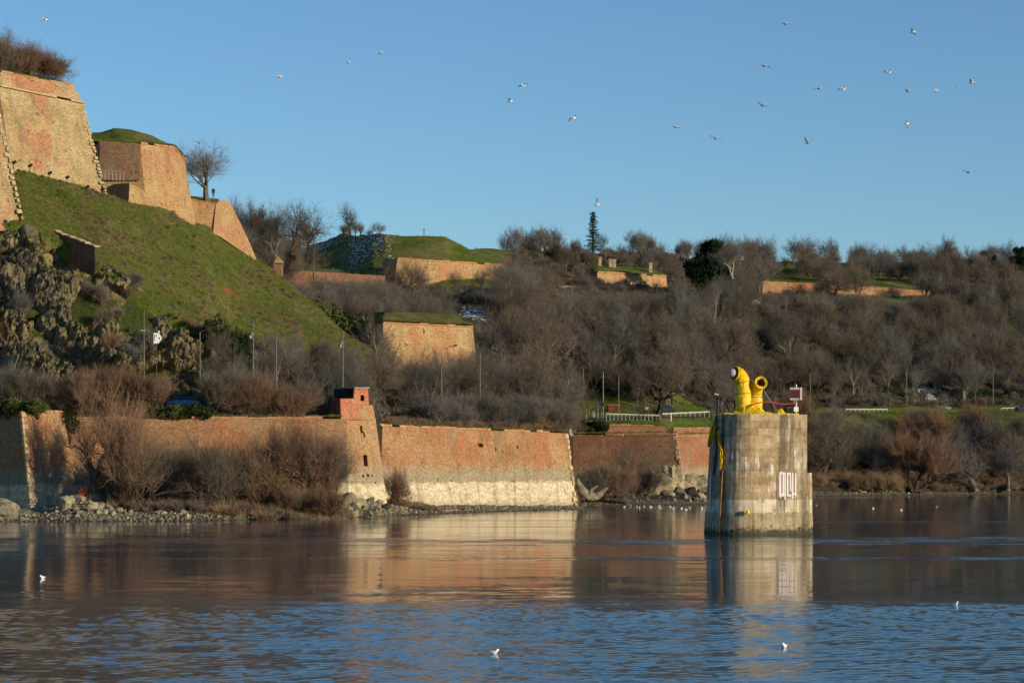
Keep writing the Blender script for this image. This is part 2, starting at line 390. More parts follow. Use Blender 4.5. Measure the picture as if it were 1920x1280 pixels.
M['cloth_dark'] = plain('dark_clothing', (.02, .02, .024), .9, .2, 4)
M['skin'] = plain('skin', (.45, .28, .2), .6, .1, 4)
M['hair'] = plain('dark_hair', (.03, .02, .015), .7, .2, 8)
M['yellow_paint'] = plain('yellow_buoy', (.8, .55, .02), .5, .1, 4)

# ------------------------------------------------------------------ terrain
# nodes of each section, river to ridge: front edge, road front, road back, slope foot, cliff top, slope top, behind, mid hill, hill wall foot, ridge, far
def S(*a): return [(y, z) if abs(z) < 250 else (y, ZZ(z - 1000, y)) for y, z in a]
P = 1000  # row marker: P + photo row is turned into a height at that distance
COLS = {
 -500: S((300, 12.5), (304, 12.5), (311, 12.6), (313, 13.5), (332, 40), (346, 47), (356, 48), (420, 48), (500, 48), (700, 48), (1500, 40)),
 -60: S((298, 12.5), (301, 12.5), (308, 12.6), (310, 13.5), (327, P+418), (338, 46), (349, 48), (420, 49), (500, 49), (700, 48), (1500, 40)),
 45: S((292, 12.7), (299, 12.6), (305, 12.6), (308, 13.5), (327, P+426), (347, P+318), (356, 49), (420, 50), (500, 49), (700, 48), (1500, 40)),
 100: S((299.2, 12.3), (301, 12.5), (306, 12.6), (308, 13.5), (327, P+452), (350, P+338), (362, 49), (420, 50), (500, 49), (700, 48), (1500, 40)),
 200: S((300, 12.1), (302, 13), (306, 13.4), (309, 14), (325, P+503), (356, P+367), (368, 46), (420, 50), (500, 50), (700, 48), (1500, 40)),
 300: S((300.8, 12.0), (302.5, 13.1), (306, 13.4), (310, 14), (324, P+575), (376, P+392), (388, 47), (430, 49), (500, 49), (700, 48), (1500, 40)),
 388: S((301.5, 12.0), (303, 13.1), (307, 13.4), (311, 13.9), (323, P+624), (394, P+424), (404, 44), (430, 44), (500, 47), (700, 48), (1500, 40)),
 430: S((302, 12.0), (304, 13), (308, 13.2), (312, 12.8), (335, P+690), (399, P+452), (410, 41), (440, 42), (490, P+480), (700, 50), (1500, 40)),
 480: S((302.4, 12), (305, 12.1), (310, 12.3), (315, 12.8), (340, P+685), (403, P+484), (412, 37), (445, 40), (500, P+490), (700, 50), (1500, 45)),
 560: S((303, 12), (306.5, 12.1), (313, 12.3), (320, 12.8), (345, P+700), (396, P+549), (408, 29), (450, 33), (620, P+492), (690, P+465), (1500, 50)),
 640: S((311, 12), (313.5, 12.1), (318, 12.3), (324, 12.8), (348, P+735), (386, P+620), (397, 23), (440, 30), (585, P+508), (645, P+441), (1500, 55)),
 700: S((318, 12), (321, 12.1), (326, 12.3), (335, 12.8), (352, P+765), (380, P+655), (392, 20), (445, 30), (556, P+525), (610, P+440), (1500, 55)),
 722: S((330.5, 11.5), (335, 12.1), (343, 12.3), (350, 12.8), (365, 13.5), (385, 18), (402, 21), (450, P+590), (550, P+540), (601, P+440), (1500, 55)),
 760: S((334, 11.5), (338, 12.1), (346, 12.3), (354, 12.8), (372, 14), (397, 18), (415, 22), (470, P+580), (556, P+546), (600, P+441), (1500, 55)),
 835: S((341, 11.5), (345, 12.1), (353, 12.3), (361, 12.8), (376, 14), (398, 18), (416, 22), (474, P+580), (557, P+547), (603, P+443), (1500, 55)),
 880: S((345, 11.5), (349, 12.1), (357, 12.3), (365, 12.8), (380, 14), (399, 18), (418, 22), (478, P+575), (558, P+548), (606, P+466), (1500, 58)),
 960: S((352.5, 11.5), (357, 12.1), (365, 12.3), (373, 12.8), (388, 14), (403, 18), (428, 24), (490, P+578), (570, P+549), (620, P+469), (1500, 60)),
 1064: S((362, 11.5), (367, 12.0), (375, 12.2), (385, 13), (400, 14.5), (420, 18), (450, 27), (520, P+577), (598, P+550), (650, P+474), (1500, 60)),
 1074: S((428, 11.4), (434.5, 12.0), (440, 14.4), (452, 14.8), (470, 17), (490, 24), (510, 32), (550, P+582), (600, P+550), (652, P+475), (1500, 60)),
 1170: S((426.5, 11.4), (434.5, 12.0), (442, 14.8), (454, 15.2), (472, 17.5), (492, 25), (515, 34), (560, P+578), (612, P+550), (665, P+476), (1500, 60)),
 1250: S((427, 11.4), (438, 12.2), (446, 15.1), (458, 15.5), (475, 18), (500, 27), (530, 37), (580, P+572), (628, P+549), (700, P+482), (1500, 60)),
 1345: S((446, 11.4), (455, 12.4), (465, 15.6), (478, 16.2), (495, 19), (520, 30), (550, 40), (600, P+566), (642, P+551), (740, P+487), (1500, 60)),
 1410: S((492, 1.0), (520, 10), (540, 17.6), (554, 17.8), (572, 22), (592, 32), (612, 41), (632, P+563), (655, P+551), (755, P+490), (1500, 60)),
 1530: S((497, 1.2), (525, 9), (548, P+775), (563, 18.3), (580, 23), (600, 33), (620, 42), (642, P+566), (660, P+552), (765, P+492), (1500, 60)),
 1650: S((505, 1.2), (535, 9.5), (556, P+774), (572, 18.6), (590, 24), (608, 33), (628, 41), (648, P+572), (668, P+553), (770, P+492), (1500, 60)),
 1780: S((514, 1.2), (545, 10), (568, P+774), (584, 18.8), (602, 24), (620, 33), (638, 40), (656, P+582), (676, P+556), (775, P+491), (1500, 60)),
 1930: S((524, 1.2), (556, 10), (580, P+772), (596, 19.4), (614, 25), (632, 34), (648, 41), (668, P+590), (690, P+560), (780, P+490), (1500, 60)),
 2500: S((560, 1.2), (590, 10), (615, 19), (635, 20), (650, 25), (668, 34), (686, 41), (704, 47), (726, 52), (820, 72), (1500, 60)),
}
KP = np.array(sorted(COLS)); KY = np.array([[q[0] for q in COLS[k]] for k in KP]); KZ = np.array([[q[1] for q in COLS[k]] for k in KP])
def section(px):
    return (np.array([np.interp(px, KP, KY[:, i]) for i in range(KY.shape[1])]), np.array([np.interp(px, KP, KZ[:, i]) for i in range(KZ.shape[1])]))
def rough(x, y, z=0): return mn.fractal(Vector((x * .06, y * .06, 3.1)), 1.0, 2.0, 4) * .9
def gz(px, Y):
    ys, zs = section(px); z = float(np.interp(Y, ys, zs)); x = X(px, Y)
    k = min(1.0, max(0.0, (Y - ys[2]) / 12))
    return z + rough(x, Y) * k * .8
def ground(px, Y): return Vector((X(px, Y), Y, gz(px, Y)))

def litter_at(px, py, Y, v):
    """1 = leaf litter under trees, 0 = grass"""
    if px < 705 and v <= 5.6 and Y < 420:                     # left grass slope
        edge = np.interp(px, [0, 300, 420, 520, 600, 700], [585, 605, 590, 615, 655, 715])
        return float(np.clip((py - edge) / 60, 0, 1)) * .9
    if 560 < px < 960 and Y > 560: return 0.0                  # mound
    if 1080 < px < 1330 and 440 < Y < 485: return 0.05         # grass by the road
    if px > 1380 and 1.3 < v < 3.3: return 0.38                # field beside the road
    if 1420 < px < 1720 and Y > 655 and py > 485: return .15
    if px > 1560 and 640 < Y < 685: return .45
    if px > 1400 and 575 < Y < 650: return .74
    return .95

pxs = np.concatenate([np.arange(-500, -60, 40), np.arange(-60, 1990, 4.0), np.arange(1990, 2501, 60)])
vparam = np.concatenate([np.linspace(i, i + 1, n, endpoint=False) for i, n in enumerate([4, 3, 3, 8, 26, 8, 16, 20, 22, 8])] + [[10.0]])
g = Geo(); lit = []; ear = []
for px in pxs:
    ys, zs = section(px)
    Yv = np.interp(vparam, range(11), ys)
    o = Vector((X(px, ys[0]), ys[0], -2)); g.v.append(tuple(o)); lit.append(1); ear.append(0)
    for v, Y in zip(vparam, Yv):
        q = ground(px, Y)
        if -70 < px < 393 and 3.05 < v < 3.97: q.y += 3.4; q.z -= 2.6      # the cliff mesh lies over this
        py = HY - (q.z - CZ) * F / q.y
        if 75 < px < 185 and 3.9 < v < 5:
            dt = math.exp(-((py - 335 - (px - 90) * 1.25) / 7) ** 2) * min(1, (185 - px) / 25); q.z -= 1.3 * dt
        g.v.append(tuple(q))
        l = litter_at(px, py, Y, v); lit.append(l)
        e = math.exp(-((px - 428) / 22) ** 2 - ((py - 547 - (px - 428) * .5) / 9) ** 2) + .45 * math.exp(-((px - 450) / 30) ** 2 - ((py - 580) / 18) ** 2)
        ear.append(e if Y < 420 else 0)
nv = len(vparam) + 1
for i in range(len(pxs) - 1):
    for j in range(nv - 1):
        a = i * nv + j; g.f.append((a, a + nv, a + nv + 1, a + 1)); g.m.append(0)
t = g.obj('hillside', M['ground'], smooth=True); kind(t, 'structure')
for nm, arr in (('litter', lit), ('earth', ear)):
    at = t.data.attributes.new(nm, 'FLOAT', 'POINT'); at.data.foreach_set('value', arr)

# riverbank below the walls
SHORE = ([-500, 0, 350, 700, 850, 1000, 1083, 1096, 1200, 1330, 1400, 1530, 1920, 2500], [268, 271, 274, 297, 318, 337, 346, 366, 374, 390, 440, 487, 522, 560])
WB = ([-500, -60, 58, 150, 640, 660, 728, 731, 1083, 1088, 1283, 1345, 1400, 2500], [300, 296, 288, 294, 300, 305, 309, 325, 358, 420, 418, 440, 500, 575])
WZ = ([-500, 0, 100, 300, 650, 730, 1000, 1083, 1150, 1345, 1400, 2500], [.8, .8, 1.2, 1.9, 1.7, 1.0, .5, .4, 1.3, 1.6, 1.8, 1.8])
def bz(px, Y):
    ys, yw, zw = np.interp(px, *SHORE), np.interp(px, *WB), np.interp(px, *WZ)
    z = float(np.interp(Y, [ys - 30, ys, ys + .3 * (yw - ys), yw, yw + 30], [-3, 0, zw * .32, zw, zw + 1.5]))
    x = X(px, Y); u = (Y - ys) / max(1, yw - ys); k = max(0, math.sin(math.pi * min(1, max(0, u)) ** .8))
    z += k * (1.35 * math.exp(-((px - 150) / 62) ** 2) + 1.25 * math.exp(-((px - 640) / 100) ** 2) + .35 * math.exp(-((px - 380) / 150) ** 2) + 1.0 * math.exp(-((px - 1290) / 50) ** 2))
    return z + mn.fractal(Vector((x * .35, Y * .35, 7)), 1, 2, 3) * .16 * min(1, abs(Y - ys) / 4)
def bank(px, Y): return Vector((X(px, Y), Y, bz(px, Y)))
g = Geo(); bpx = np.concatenate([np.arange(-500, 0, 40), np.arange(0, 1960, 5.0), np.arange(1960, 2500, 60)]); nb = 34
for px in bpx:
    ys, yw = np.interp(px, *SHORE), np.interp(px, *WB)
    for k in np.concatenate([np.linspace(-20, 0, 5)[:-1] / 1.0, np.linspace(0, yw - ys, 24), yw - ys + np.linspace(1, 22, 6)]):
        g.v.append(tuple(bank(px, ys + k)))
for i in range(len(bpx) - 1):
    for j in range(nb - 1):
        a = i * nb + j; g.f.append((a, a + nb, a + nb + 1, a + 1)); g.m.append(0)
kind(g.obj('riverbank', M['beach'], smooth=True), 'structure')

# road along the terrace
for lo, hi, n0 in ((-100, 1066, 1), (1076, 2000, 2)):
    g = Geo(); rp = np.arange(lo, hi, 8.0)
    for px in rp:
        ys, zs = section(px)
        for k in (0.05, .95):
            Y = ys[n0] + (ys[n0 + 1] - ys[n0]) * k; g.v.append((X(px, Y), Y, gz(px, Y) + .08))
    for i in range(len(rp) - 1): g.f.append((2 * i, 2 * i + 2, 2 * i + 3, 2 * i + 1)); g.m.append(0)
    kind(g.obj('road', M['asphalt']), 'structure')

# river
ts = np.concatenate([[-6, -2.5, -1.2, -.7, -.45, -.33, -.27], np.linspace(-.235, .235, 400), [.27, .33, .45, .7, 1.2, 2.5, 6]])
Ys = np.concatenate([[-80, -20, 10, 30, 45, 54], np.arange(60, 124, .15), np.arange(124, 220, .8), np.arange(220, 660, 8)])
YY, TT = np.meshgrid(Ys, ts, indexing='ij'); XX = TT * np.maximum(YY, 40)
rs = np.random.RandomState(4); H = np.zeros_like(XX)
for k in range(60):
    lam = rs.uniform(.34, .95); an = rs.normal(-.35, .75); ph = rs.uniform(0, 6.28); kx, ky = math.sin(an) * 6.283 / lam, math.cos(an) * 6.283 / lam
    H += lam * .0050 * rs.uniform(.5, 1.3) * np.sin(kx * XX + ky * YY + ph)
lowf = np.zeros_like(XX)
for k in range(10):
    lam = rs.uniform(25, 90); an = rs.normal(0, .35); lowf += np.sin(math.sin(an) * 6.28 / lam * XX * .35 + math.cos(an) * 6.28 / lam * YY + rs.uniform(0, 6)) * .3
fade = np.clip((113 + lowf * 6 - YY) / 14, 0, 1) * (1 + .28 * np.clip(lowf, -1, 1.2)); fade = np.where((YY < 58) | (np.abs(TT) > .26), 0, fade)
H = H * (.38 * fade + .012 * (YY < 220))
me = bpy.data.meshes.new('river_water')
vv = np.stack([XX, YY, H], -1).reshape(-1, 3); n1, n2 = XX.shape
idx = np.arange(n1 * n2).reshape(n1, n2); qf = np.stack([idx[:-1, :-1], idx[:-1, 1:], idx[1:, 1:], idx[1:, :-1]], -1).reshape(-1, 4)
me.from_pydata(vv.tolist(), [], qf.tolist()); me.materials.append(M['water']); me.polygons.foreach_set('use_smooth', [True] * len(me.polygons)); me.update()
ow = bpy.data.objects.new('river_water', me); C.objects.link(ow); kind(ow, 'structure')

# cliff: a craggy face over the slope foot
g = Geo(); cu = np.arange(-64, 394.1, 1.7); nvv = 120
for px in cu:
    ys, zs = section(px)
    k0 = 3; y0, z0 = ys[3] - 2.5, zs[3] - 2.5; y1, z1 = ys[4] + 3.0, float(np.interp(ys[4] + 3.0, ys, zs)) - .2
    e = min(1, (394 - px) / 9)
    for j in range(nvv):
        s = j / (nvv - 1); x0 = X(px, y0)
        prof = s - .16 * math.sin(math.pi * s) * e
        Y = y0 + (y1 - y0) * (.55 * s ** 1.7 + .45 * s); z = z0 + (z1 - z0) * min(1, prof + .13 * math.sin(math.pi * s) * e)
        q = Vector((x0 * .13 + z * .07, Y * .13, z * .085 - x0 * .055))
        def blk(f, tilt, sd):
            qq = q * f + Vector((sd, sd * 2.1, -sd)); dd, pp = mn.voronoi(qq); c0 = Vector(pp[0]); rv = Vector((mn.noise(c0 * 7.3 + Vector((sd, 1, 2))), mn.noise(c0 * 6.1 + Vector((5, sd, 9))), mn.noise(c0 * 8.7 + Vector((2, 7, sd))))) * 1.1; e_ = min(1.0, (dd[1] - dd[0]) * 5)
            return mn.noise(c0 * 9.7 + Vector((3, sd, 5))) * 1.5 + (qq - c0).dot(rv) * tilt - (1 - e_) * .55
        d = blk(1.5, 2.6, 1.0) * 2.0 + blk(3.6, 2.2, 4.0) * .95 + blk(8.5, 1.6, 9.0) * .36 + mn.fractal(q * 9, .9, 2.1, 4) * .28 + 1.0
        led = math.sin(z * .42 + x0 * .12 + 2.2 * mn.noise(q * 1.3)) * .8
        w_ = math.sin(math.pi * min(1, max(0, s))) ** .5
        off = max(-1.1, d - .45 + led) * w_
        px2 = X(px, y0) * 1.0
        g.v.append((X(px, Y) + off * .45 + (1 - e) * -0.0, Y - off * 1.1 + (1 - e) * 2.0, z + off * .5))
for i in range(len(cu) - 1):
    for j in range(nvv - 1):
        a = i * nvv + j; g.f.append((a, a + nvv, a + nvv + 1, a + 1)); g.m.append(0)
kind(g.obj('rock_cliff', M['cliff']), 'structure')

# ------------------------------------------------------------------ masonry builders
def wall(name, base, top, thick, mat, label=None, cat='wall', group=None, parent=None, step=.8, holes=(), bump=.07, seed=1, skirt=1.5, back=None):
    """A solid wall: front follows base and top polylines of (px, py, Y), the back lies `thick` behind. holes: (segment, u0, u1, v0, v1, depth)."""
    B = [W(*q) for q in base]; T = [W(*q) for q in top]
    B = [b - Vector((0, 0, skirt)) for b in B]
    g = Geo(); lp = B[-1]; bk = Vector(back) if back else Vector((thick * lp.x / lp.y - .15 * thick, thick, 0))
    for s in range(len(B) - 1):
        b0, b1, t0, t1 = B[s], B[s + 1], T[s], T[s + 1]
        L = max((b1 - b0).length, (t1 - t0).length); Hh = max((t0 - b0).length, (t1 - b1).length)
        us = set(np.linspace(0, 1, max(2, int(L / step) + 1))); vs_ = set(np.linspace(0, 1, max(2, int(Hh / step) + 1)))
        hs = [h[1:] for h in holes if h[0] == s]
        for h in hs: us |= {h[0], h[1]}; vs_ |= {h[2], h[3]}
        us = sorted(us); vs_ = sorted(vs_)
        nrm = (b1 - b0).cross(t0 - b0).normalized()
        if nrm.y > 0: nrm = -nrm
        def pt(u, v, d=0):
            q = b0.lerp(b1, u).lerp(t0.lerp(t1, u), v)
            ed = min(u, 1 - u, v, 1 - v) > 1e-6
            if ed and bump: q = q + nrm * bump * mn.fractal(q * .6 + Vector((seed, 0, 0)), 1, 2, 3)
            return q - nrm * d
        o = len(g.v)
        for u in us:
            for v in vs_: g.v.append(tuple(pt(u, v)))
        nvv = len(vs_)
        inh = lambda u, v: any(h[0] < u < h[1] and h[2] < v < h[3] for h in hs)
        for i in range(len(us) - 1):
            for j in range(nvv - 1):
                if inh((us[i] + us[i + 1]) / 2, (vs_[j] + vs_[j + 1]) / 2): continue
                a = o + i * nvv + j; g.f.append((a, a + nvv, a + nvv + 1, a + 1)); g.m.append(0)
        for (u0, u1, v0, v1, dp) in hs:
            c = [pt(u0, v0), pt(u1, v0), pt(u1, v1), pt(u0, v1)]; d = [q - nrm * dp for q in c]
            g.add(c + d, [(0, 1, 5, 4), (1, 2, 6, 5), (2, 3, 7, 6), (3, 0, 4, 7), (4, 5, 6, 7)], 1 if isinstance(mat, (list, tuple)) else 0)
        g.add([t0, t1, t1 + bk, t0 + bk, b0 + bk, b1 + bk], [(0, 1, 2, 3), (3, 2, 5, 4)])
    g.add([B[0], T[0], T[0] + bk, B[0] + bk], [(0, 1, 2, 3)]); g.add([B[-1], T[-1], T[-1] + bk, B[-1] + bk], [(3, 2, 1, 0)])
    loc = B[0] if parent is None else parent.location
    if parent is None:
        o = g.obj(name, mat, loc=loc); 
        if label: tag(o, label, cat, group)
    else: o = g.obj(name, mat, parent)
    return o

def coping(parent, pts, mat, h=.35, proud=.12, deep=.7, name='coping', step=1.6):
    """coping stones laid end to end along a polyline of (px, py, Y): each a part"""
    Pq = [W(*q) for q in pts]; k = 0
    for a, b in zip(Pq[:-1], Pq[1:]):
        d = b - a; L = d.length; n = max(1, int(L / step)); dn = d.normalized(); nr = Vector((d.y, -d.x, 0)).normalized()
        if nr.y > 0: nr = -nr
        for i in range(n):
            rr = random.Random(k * 7 + int(abs(a.x) * 10)); k += 1
            if rr.random() < .13: continue
            s0 = a + dn * (L * i / n + .012); s1 = a + dn * (L * (i + 1) / n - .012); p = proud + rr.uniform(-.03, .03); up = Vector((0, 0, h + rr.uniform(-.10, .06))); dz = Vector((0, 0, .003))
            f0, f1, r0, r1 = s0 + nr * p, s1 + nr * p, s0 - nr * deep, s1 - nr * deep
            g = Geo(); g.add([f0 + dz, f1 + dz, r1 + dz, r0 + dz, f0 + up, f1 + up, r1 + up, r0 + up], [(3, 2, 1, 0), (4, 5, 6, 7), (0, 1, 5, 4), (1, 2, 6, 5), (2, 3, 7, 6), (3, 0, 4, 7)])
            g.obj('coping_stone', mat, parent)

def quoins(parent, b, t, b2, n, mat, lens=(.62, .8), proud=.04, left=True):
    """corner stones up an edge from b to t; the wall runs from b towards b2"""
    b, t, b2 = W(*b), W(*t), W(*b2); u = (b2 - b); u.z = 0; u.normalize(); nr = Vector((u.y, -u.x, 0))
    if nr.y > 0: nr = -nr
    for i in range(n):
        rr = random.Random(i * 3 + n); p0 = b.lerp(t, i / n + .004); p1 = b.lerp(t, (i + rr.uniform(.78, 1)) / n - .004); L = lens[i % 2] * rr.uniform(.45, 1.25); pr = proud + rr.uniform(-.03, .02)
        if rr.random() < .16: continue
        o0, o1 = p0 - u * .04, p1 - u * .04
        q = [o0 + nr * pr, o0 + u * L + nr * pr, o1 + u * L + nr * pr, o1 + nr * pr]; k = [v - nr * (.3 + pr) for v in q]
        g = Geo(); g.add(q + k, [(0, 1, 2, 3), (7, 6, 5, 4), (0, 4, 5, 1), (1, 5, 6, 2), (2, 6, 7, 3), (3, 7, 4, 0)])
        g.obj('quoin_stone', mat, parent)

# river walls
wA = wall('river_wall', [(-70, 950, 301), (58, 955, 288), (152, 950, 295.5)], [(-95, 768, 303), (40, 770, 290), (120, 775, 297)], 3, M['brick'],
          'brick river wall corner at the left edge, one face dark and one lit, pale at its foot', seed=2)
coping(wA, [(40, 770, 290.02), (120, 775, 297.02)], M['coping_brick'], .3)
quoins(wA, (58, 955, 288), (40, 770, 290), (152, 950, 295.5), 16, M['quoin'])
wC = wall('river_wall', [(120, 946, 296.5), (655, 944, 301)], [(110, 785, 298), (650, 785, 302.5)], 3, M['brick'],
          'long low brick river wall behind the bare bushes left of the leaning tower', seed=5)
coping(wC, [(110, 785, 298.02), (640, 785, 302.5)], M['coping_brick'], .3, step=2.2)
wE = wall('river_wall', [(722, 946, 325), (1083, 950, 358)], [(706, 799, 327), (1065, 812, 360)], 3, M['brick'],
          'sunlit brick river wall with a cream foot, ending in a sharp corner at mid-picture', seed=8,
          holes=((0, .496, .522, .80, .845, .7), (0, .585, .592, .76, .80, .4), (0, .70, .712, .80, .83, .3)))
coping(wE, [(706, 799, 327.02), (1065, 812, 360.02)], M['coping_brick'], .3, step=1.5)
quoins(wE, (1083, 950, 358), (1065, 812, 360), (722, 946, 325), 14, M['quoin'])
wE2 = wall('return_wall', [(1082.6, 950, 358.2), (1075, 940, 425)], [(1064.6, 812, 360.2), (1066, 815, 426)], 2, M['brick'], parent=wE, back=(-2, 0, 0))
wF = wall('river_wall', [(1050, 926, 424), (1286, 926, 418)], [(1050, 818, 426), (1268, 815, 420)], 3, M['brick_red'],
          'dull red brick river wall standing back behind the leaning shore tree', seed=11)
coping(wF, [(1050, 818, 426), (1268, 815, 420)], M['coping_brick'], .25, step=1.8)
quoins(wF, (1286, 926, 418), (1268, 815, 420), (1050, 926, 424), 12, M['quoin'], (.55, .75), .03)
wG = wall('river_wall', [(1262, 922, 424), (1420, 920, 450)], [(1262, 818, 426), (1410, 816, 452)], 3, M['brick_red'],
          'red brick river wall partly hidden by the left side of the concrete pier', seed=13)
coping(wG, [(1262, 818, 426), (1410, 816, 452)], M['coping_brick'], .25, step=1.8)
for nm, b, t_, lab in (('parapet_wall', [(1133, 812, 431), (1262, 812, 431)], [(1143, 797, 431.5), (1246, 799, 431.5)], 'short upper brick parapet on the grass above the dull red river wall'),
                       ('parapet_wall', [(1262, 814, 436), (1420, 814, 452)], [(1262, 803, 436.5), (1420, 803, 452.5)], 'low brick parapet on the grass running behind the pier')):
    q = wall(nm, b, t_, 2, M['brick_red'], lab, seed=17, skirt=.6); coping(q, t_, M['coping_brick'], .22, step=1.8)

# leaning tower
tw = thing('ruined_tower', 'tall leaning brick and stone tower with a red top at the river wall', 'tower', W(690, 945, 305))
wall('shaft', [(640, 945, 311), (656, 946, 303), (729, 944, 309.5)], [(623, 790, 313), (640, 783, 305), (704, 783, 311)], 6, [M['tower_stone'], M['tower_red']], parent=tw, bump=.09,
     holes=((1, .505, .615, .505, .62, 1.1), (1, .42, .47, .395, .42, .5), (1, .55, .61, .40, .425, .6), (1, .68, .72, .40, .425, .4), (1, .52, .58, .845, .92, .7), (1, .585, .625, .80, .86, .6), (1, .76, .79, .33, .35, .4)))
wall('red_block', [(622, 788, 311.5), (639.5, 784.5, 304.7), (677, 784.5, 307.6)], [(627, 747, 312.5), (638, 747, 305.6), (672, 747, 308.4)], 4, M['tower_red'], parent=tw, skirt=.1, bump=.05)
wall('stone_block', [(676.8, 784.5, 307.7), (704, 784.5, 310.7)], [(671.8, 759, 308.5), (699, 759, 311.3)], 4, M['tower_stone'], parent=tw, skirt=.1, bump=.05)
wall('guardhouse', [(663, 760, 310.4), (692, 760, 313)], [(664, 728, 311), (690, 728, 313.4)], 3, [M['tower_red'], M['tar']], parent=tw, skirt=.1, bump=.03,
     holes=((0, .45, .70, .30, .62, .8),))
coping(tw, [(663, 728, 310.9), (691, 728, 313.4)], M['concrete_grey'], .18, .15, 3.0, step=9)
wall('roof_slab', [(632, 746.5, 317.5), (666, 746.5, 311)], [(632, 727, 317.5), (666, 727, 311)], 3, M['tar'], parent=tw, skirt=0, bump=.02)  # grey slab coloured near-black, the shade of its left face painted in
wb = wall('shade_black_wall', [(580, 775, 322), (628, 775, 313.5)], [(582, 743, 322), (628, 745, 313.5)], 2, M['tar'], 'low wall coloured black for shade behind the left of the leaning tower', seed=19)  # wall's left-facing shade is put into the near-black colour

# pale rubble footing below the dull red wall
for (px, py, Y, rx, rz, sd_, lab) in ((1235, 912, 414, 3.2, 2.6, 3, 'rounded pale rubble footing under the corner of the dull red wall'), (1310, 912, 417, 4.2, 2.5, 5, 'long pale rubble footing next to the left side of the pier'),
                                     (1262, 900, 416.5, 2.2, 3.2, 7, 'tall pale rubble buttress under the dull red wall corner')):
    g = Geo(); c = W(px, py + 6, Y); g.blob(c, (rx, 2.2, rz), sd_, 22, 14, .28, fr=2.2); tag(g.obj('rubble_footing', M['rubble_pale'], loc=c), lab, 'masonry')

# bastion at the hill foot
bH = wall('brick_bastion', [(703, 745, 404), (722, 745, 397), (905, 745, 407)], [(700, 606, 406), (718, 606, 399), (886, 614, 409)], 8, M['fort2'],
          'orange brick bastion with a grass top half hidden by bare trees', 'bastion', seed=23, holes=((1, .44, .455, .90, .95, .6), (1, .70, .708, .84, .856, .3)))
coping(bH, [(718, 606, 399), (886, 614, 409)], M['coping_brick'], .3, .18, step=1.7)
def grass_cap(name, rim, ridge, label=None, parent=None, n=26, lump=.35, kindv='structure', mat=None):
    """earth bank between a front rim and a rear ridge of (px, py, Y)"""
    g = Geo(); A = [W(*q) for q in rim]; Bq = [W(*q) for q in ridge]; m_ = 14
    def along(Pq, s):
        s *= len(Pq) - 1; i = min(int(s), len(Pq) - 2); return Pq[i].lerp(Pq[i + 1], s - i)
    for i in range(n + 1):
        a, b = along(A, i / n), along(Bq, i / n)
        for j in range(m_ + 1):
            s = j / m_; q = a.lerp(b, s); q.z += math.sin(math.pi * s * .5) * 0 + lump * mn.fractal(q * .35, 1, 2, 4) * math.sin(math.pi * min(1, s * 1.2 + .05))
            g.v.append(tuple(q))
        g.v.append((b.x, b.y + 14, b.z - 7)); g.v.append((b.x, b.y + 14, b.z - 22))
    k = m_ + 3
    for i in range(n):
        for j in range(k - 1): g.f.append((i * k + j, (i + 1) * k + j, (i + 1) * k + j + 1, i * k + j + 1)); g.m.append(0)
    o = g.obj(name, mat or M['ground'], parent, smooth=True)
    for nm in ('litter', 'earth'): o.data.attributes.new(nm, 'FLOAT', 'POINT')
    if parent is None and kindv: kind(o, kindv)
    return o
grass_cap('grass_bank', [(690, 604, 407), (718, 604, 399.5), (887, 613, 409.5)], [(702, 585, 414), (722, 584, 408), (850, 587, 417)], parent=bH)

# ravelin wall under the mound, low walls, casemate, far walls
bI = wall('brick_rampart', [(715, 560, 562), (734, 560, 553), (960, 556, 582)], [(722, 484, 564), (745, 486, 555), (958, 499, 584)], 5, M['fort2'], 'long orange brick rampart under the green mound on the hill', 'rampart', seed=27)
coping(bI, [(745, 486, 555), (958, 499, 584)], M['coping_brick'], .4, .2, step=2.4)
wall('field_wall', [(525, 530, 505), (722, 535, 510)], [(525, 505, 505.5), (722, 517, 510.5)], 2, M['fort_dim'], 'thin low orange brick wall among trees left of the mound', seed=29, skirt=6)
wall('field_wall', [(1005, 556, 600), (1075, 556, 603)], [(1005, 534, 600.5), (1075, 536, 603.5)], 2, M['fort2'], 'short orange wall fragment below and left of the grass-roofed casemate', seed=30)
bJ = wall('casemate', [(1045, 556, 636), (1121, 556, 617), (1256, 556, 632)], [(1055, 520, 638), (1120, 511, 619), (1249, 519, 634)], 7, M['fort2'], 'low brick casemate with a grass hip roof and stone chimneys on the hill', 'building', seed=31)
coping(bJ, [(1120, 511, 619), (1249, 519, 634)], M['coping_brick'], .4, .25, step=2.2)
grass_cap('roof', [(1052, 519, 638), (1119, 510, 618.7), (1250, 518, 634.5)], [(1092, 501, 645), (1112, 496, 637), (1222, 503, 643)], parent=bJ, lump=.25)
for (px, py, hh) in ((1125, 498, 2.1), (1145, 499, 1.8), (1220, 506, 1.7), (1152, 497, 1.4), (1092, 501, .9)):
    g = Geo(); c = W(px, py + 3, 636); g.box(c + Vector((0, 0, hh / 2)), (.85, .85, hh + .6)); g.box(c + Vector((0, 0, hh + .42)), (1.1, 1.1, .25)); g.obj('chimney', M['coping'], bJ)
wL = wall('long_wall', [(1430, 552, 652), (1660, 556, 668), (1790, 560, 676)], [(1430, 529, 652.5), (1640, 538, 668.5), (1790, 548, 676.5)], 2, M['brick'], 'long thin orange brick wall far right along the hill', seed=37)
coping(wL, [(1430, 529, 652.5), (1640, 538, 668.5)], M['coping_brick'], .3, step=2.5)
wall('old_wall', [(880, 762, 412), (992, 762, 416)], [(884, 702, 413), (985, 712, 417)], 2, M['fort2'], 'orange wall seen through trees between bastion and peach ruin', seed=39)

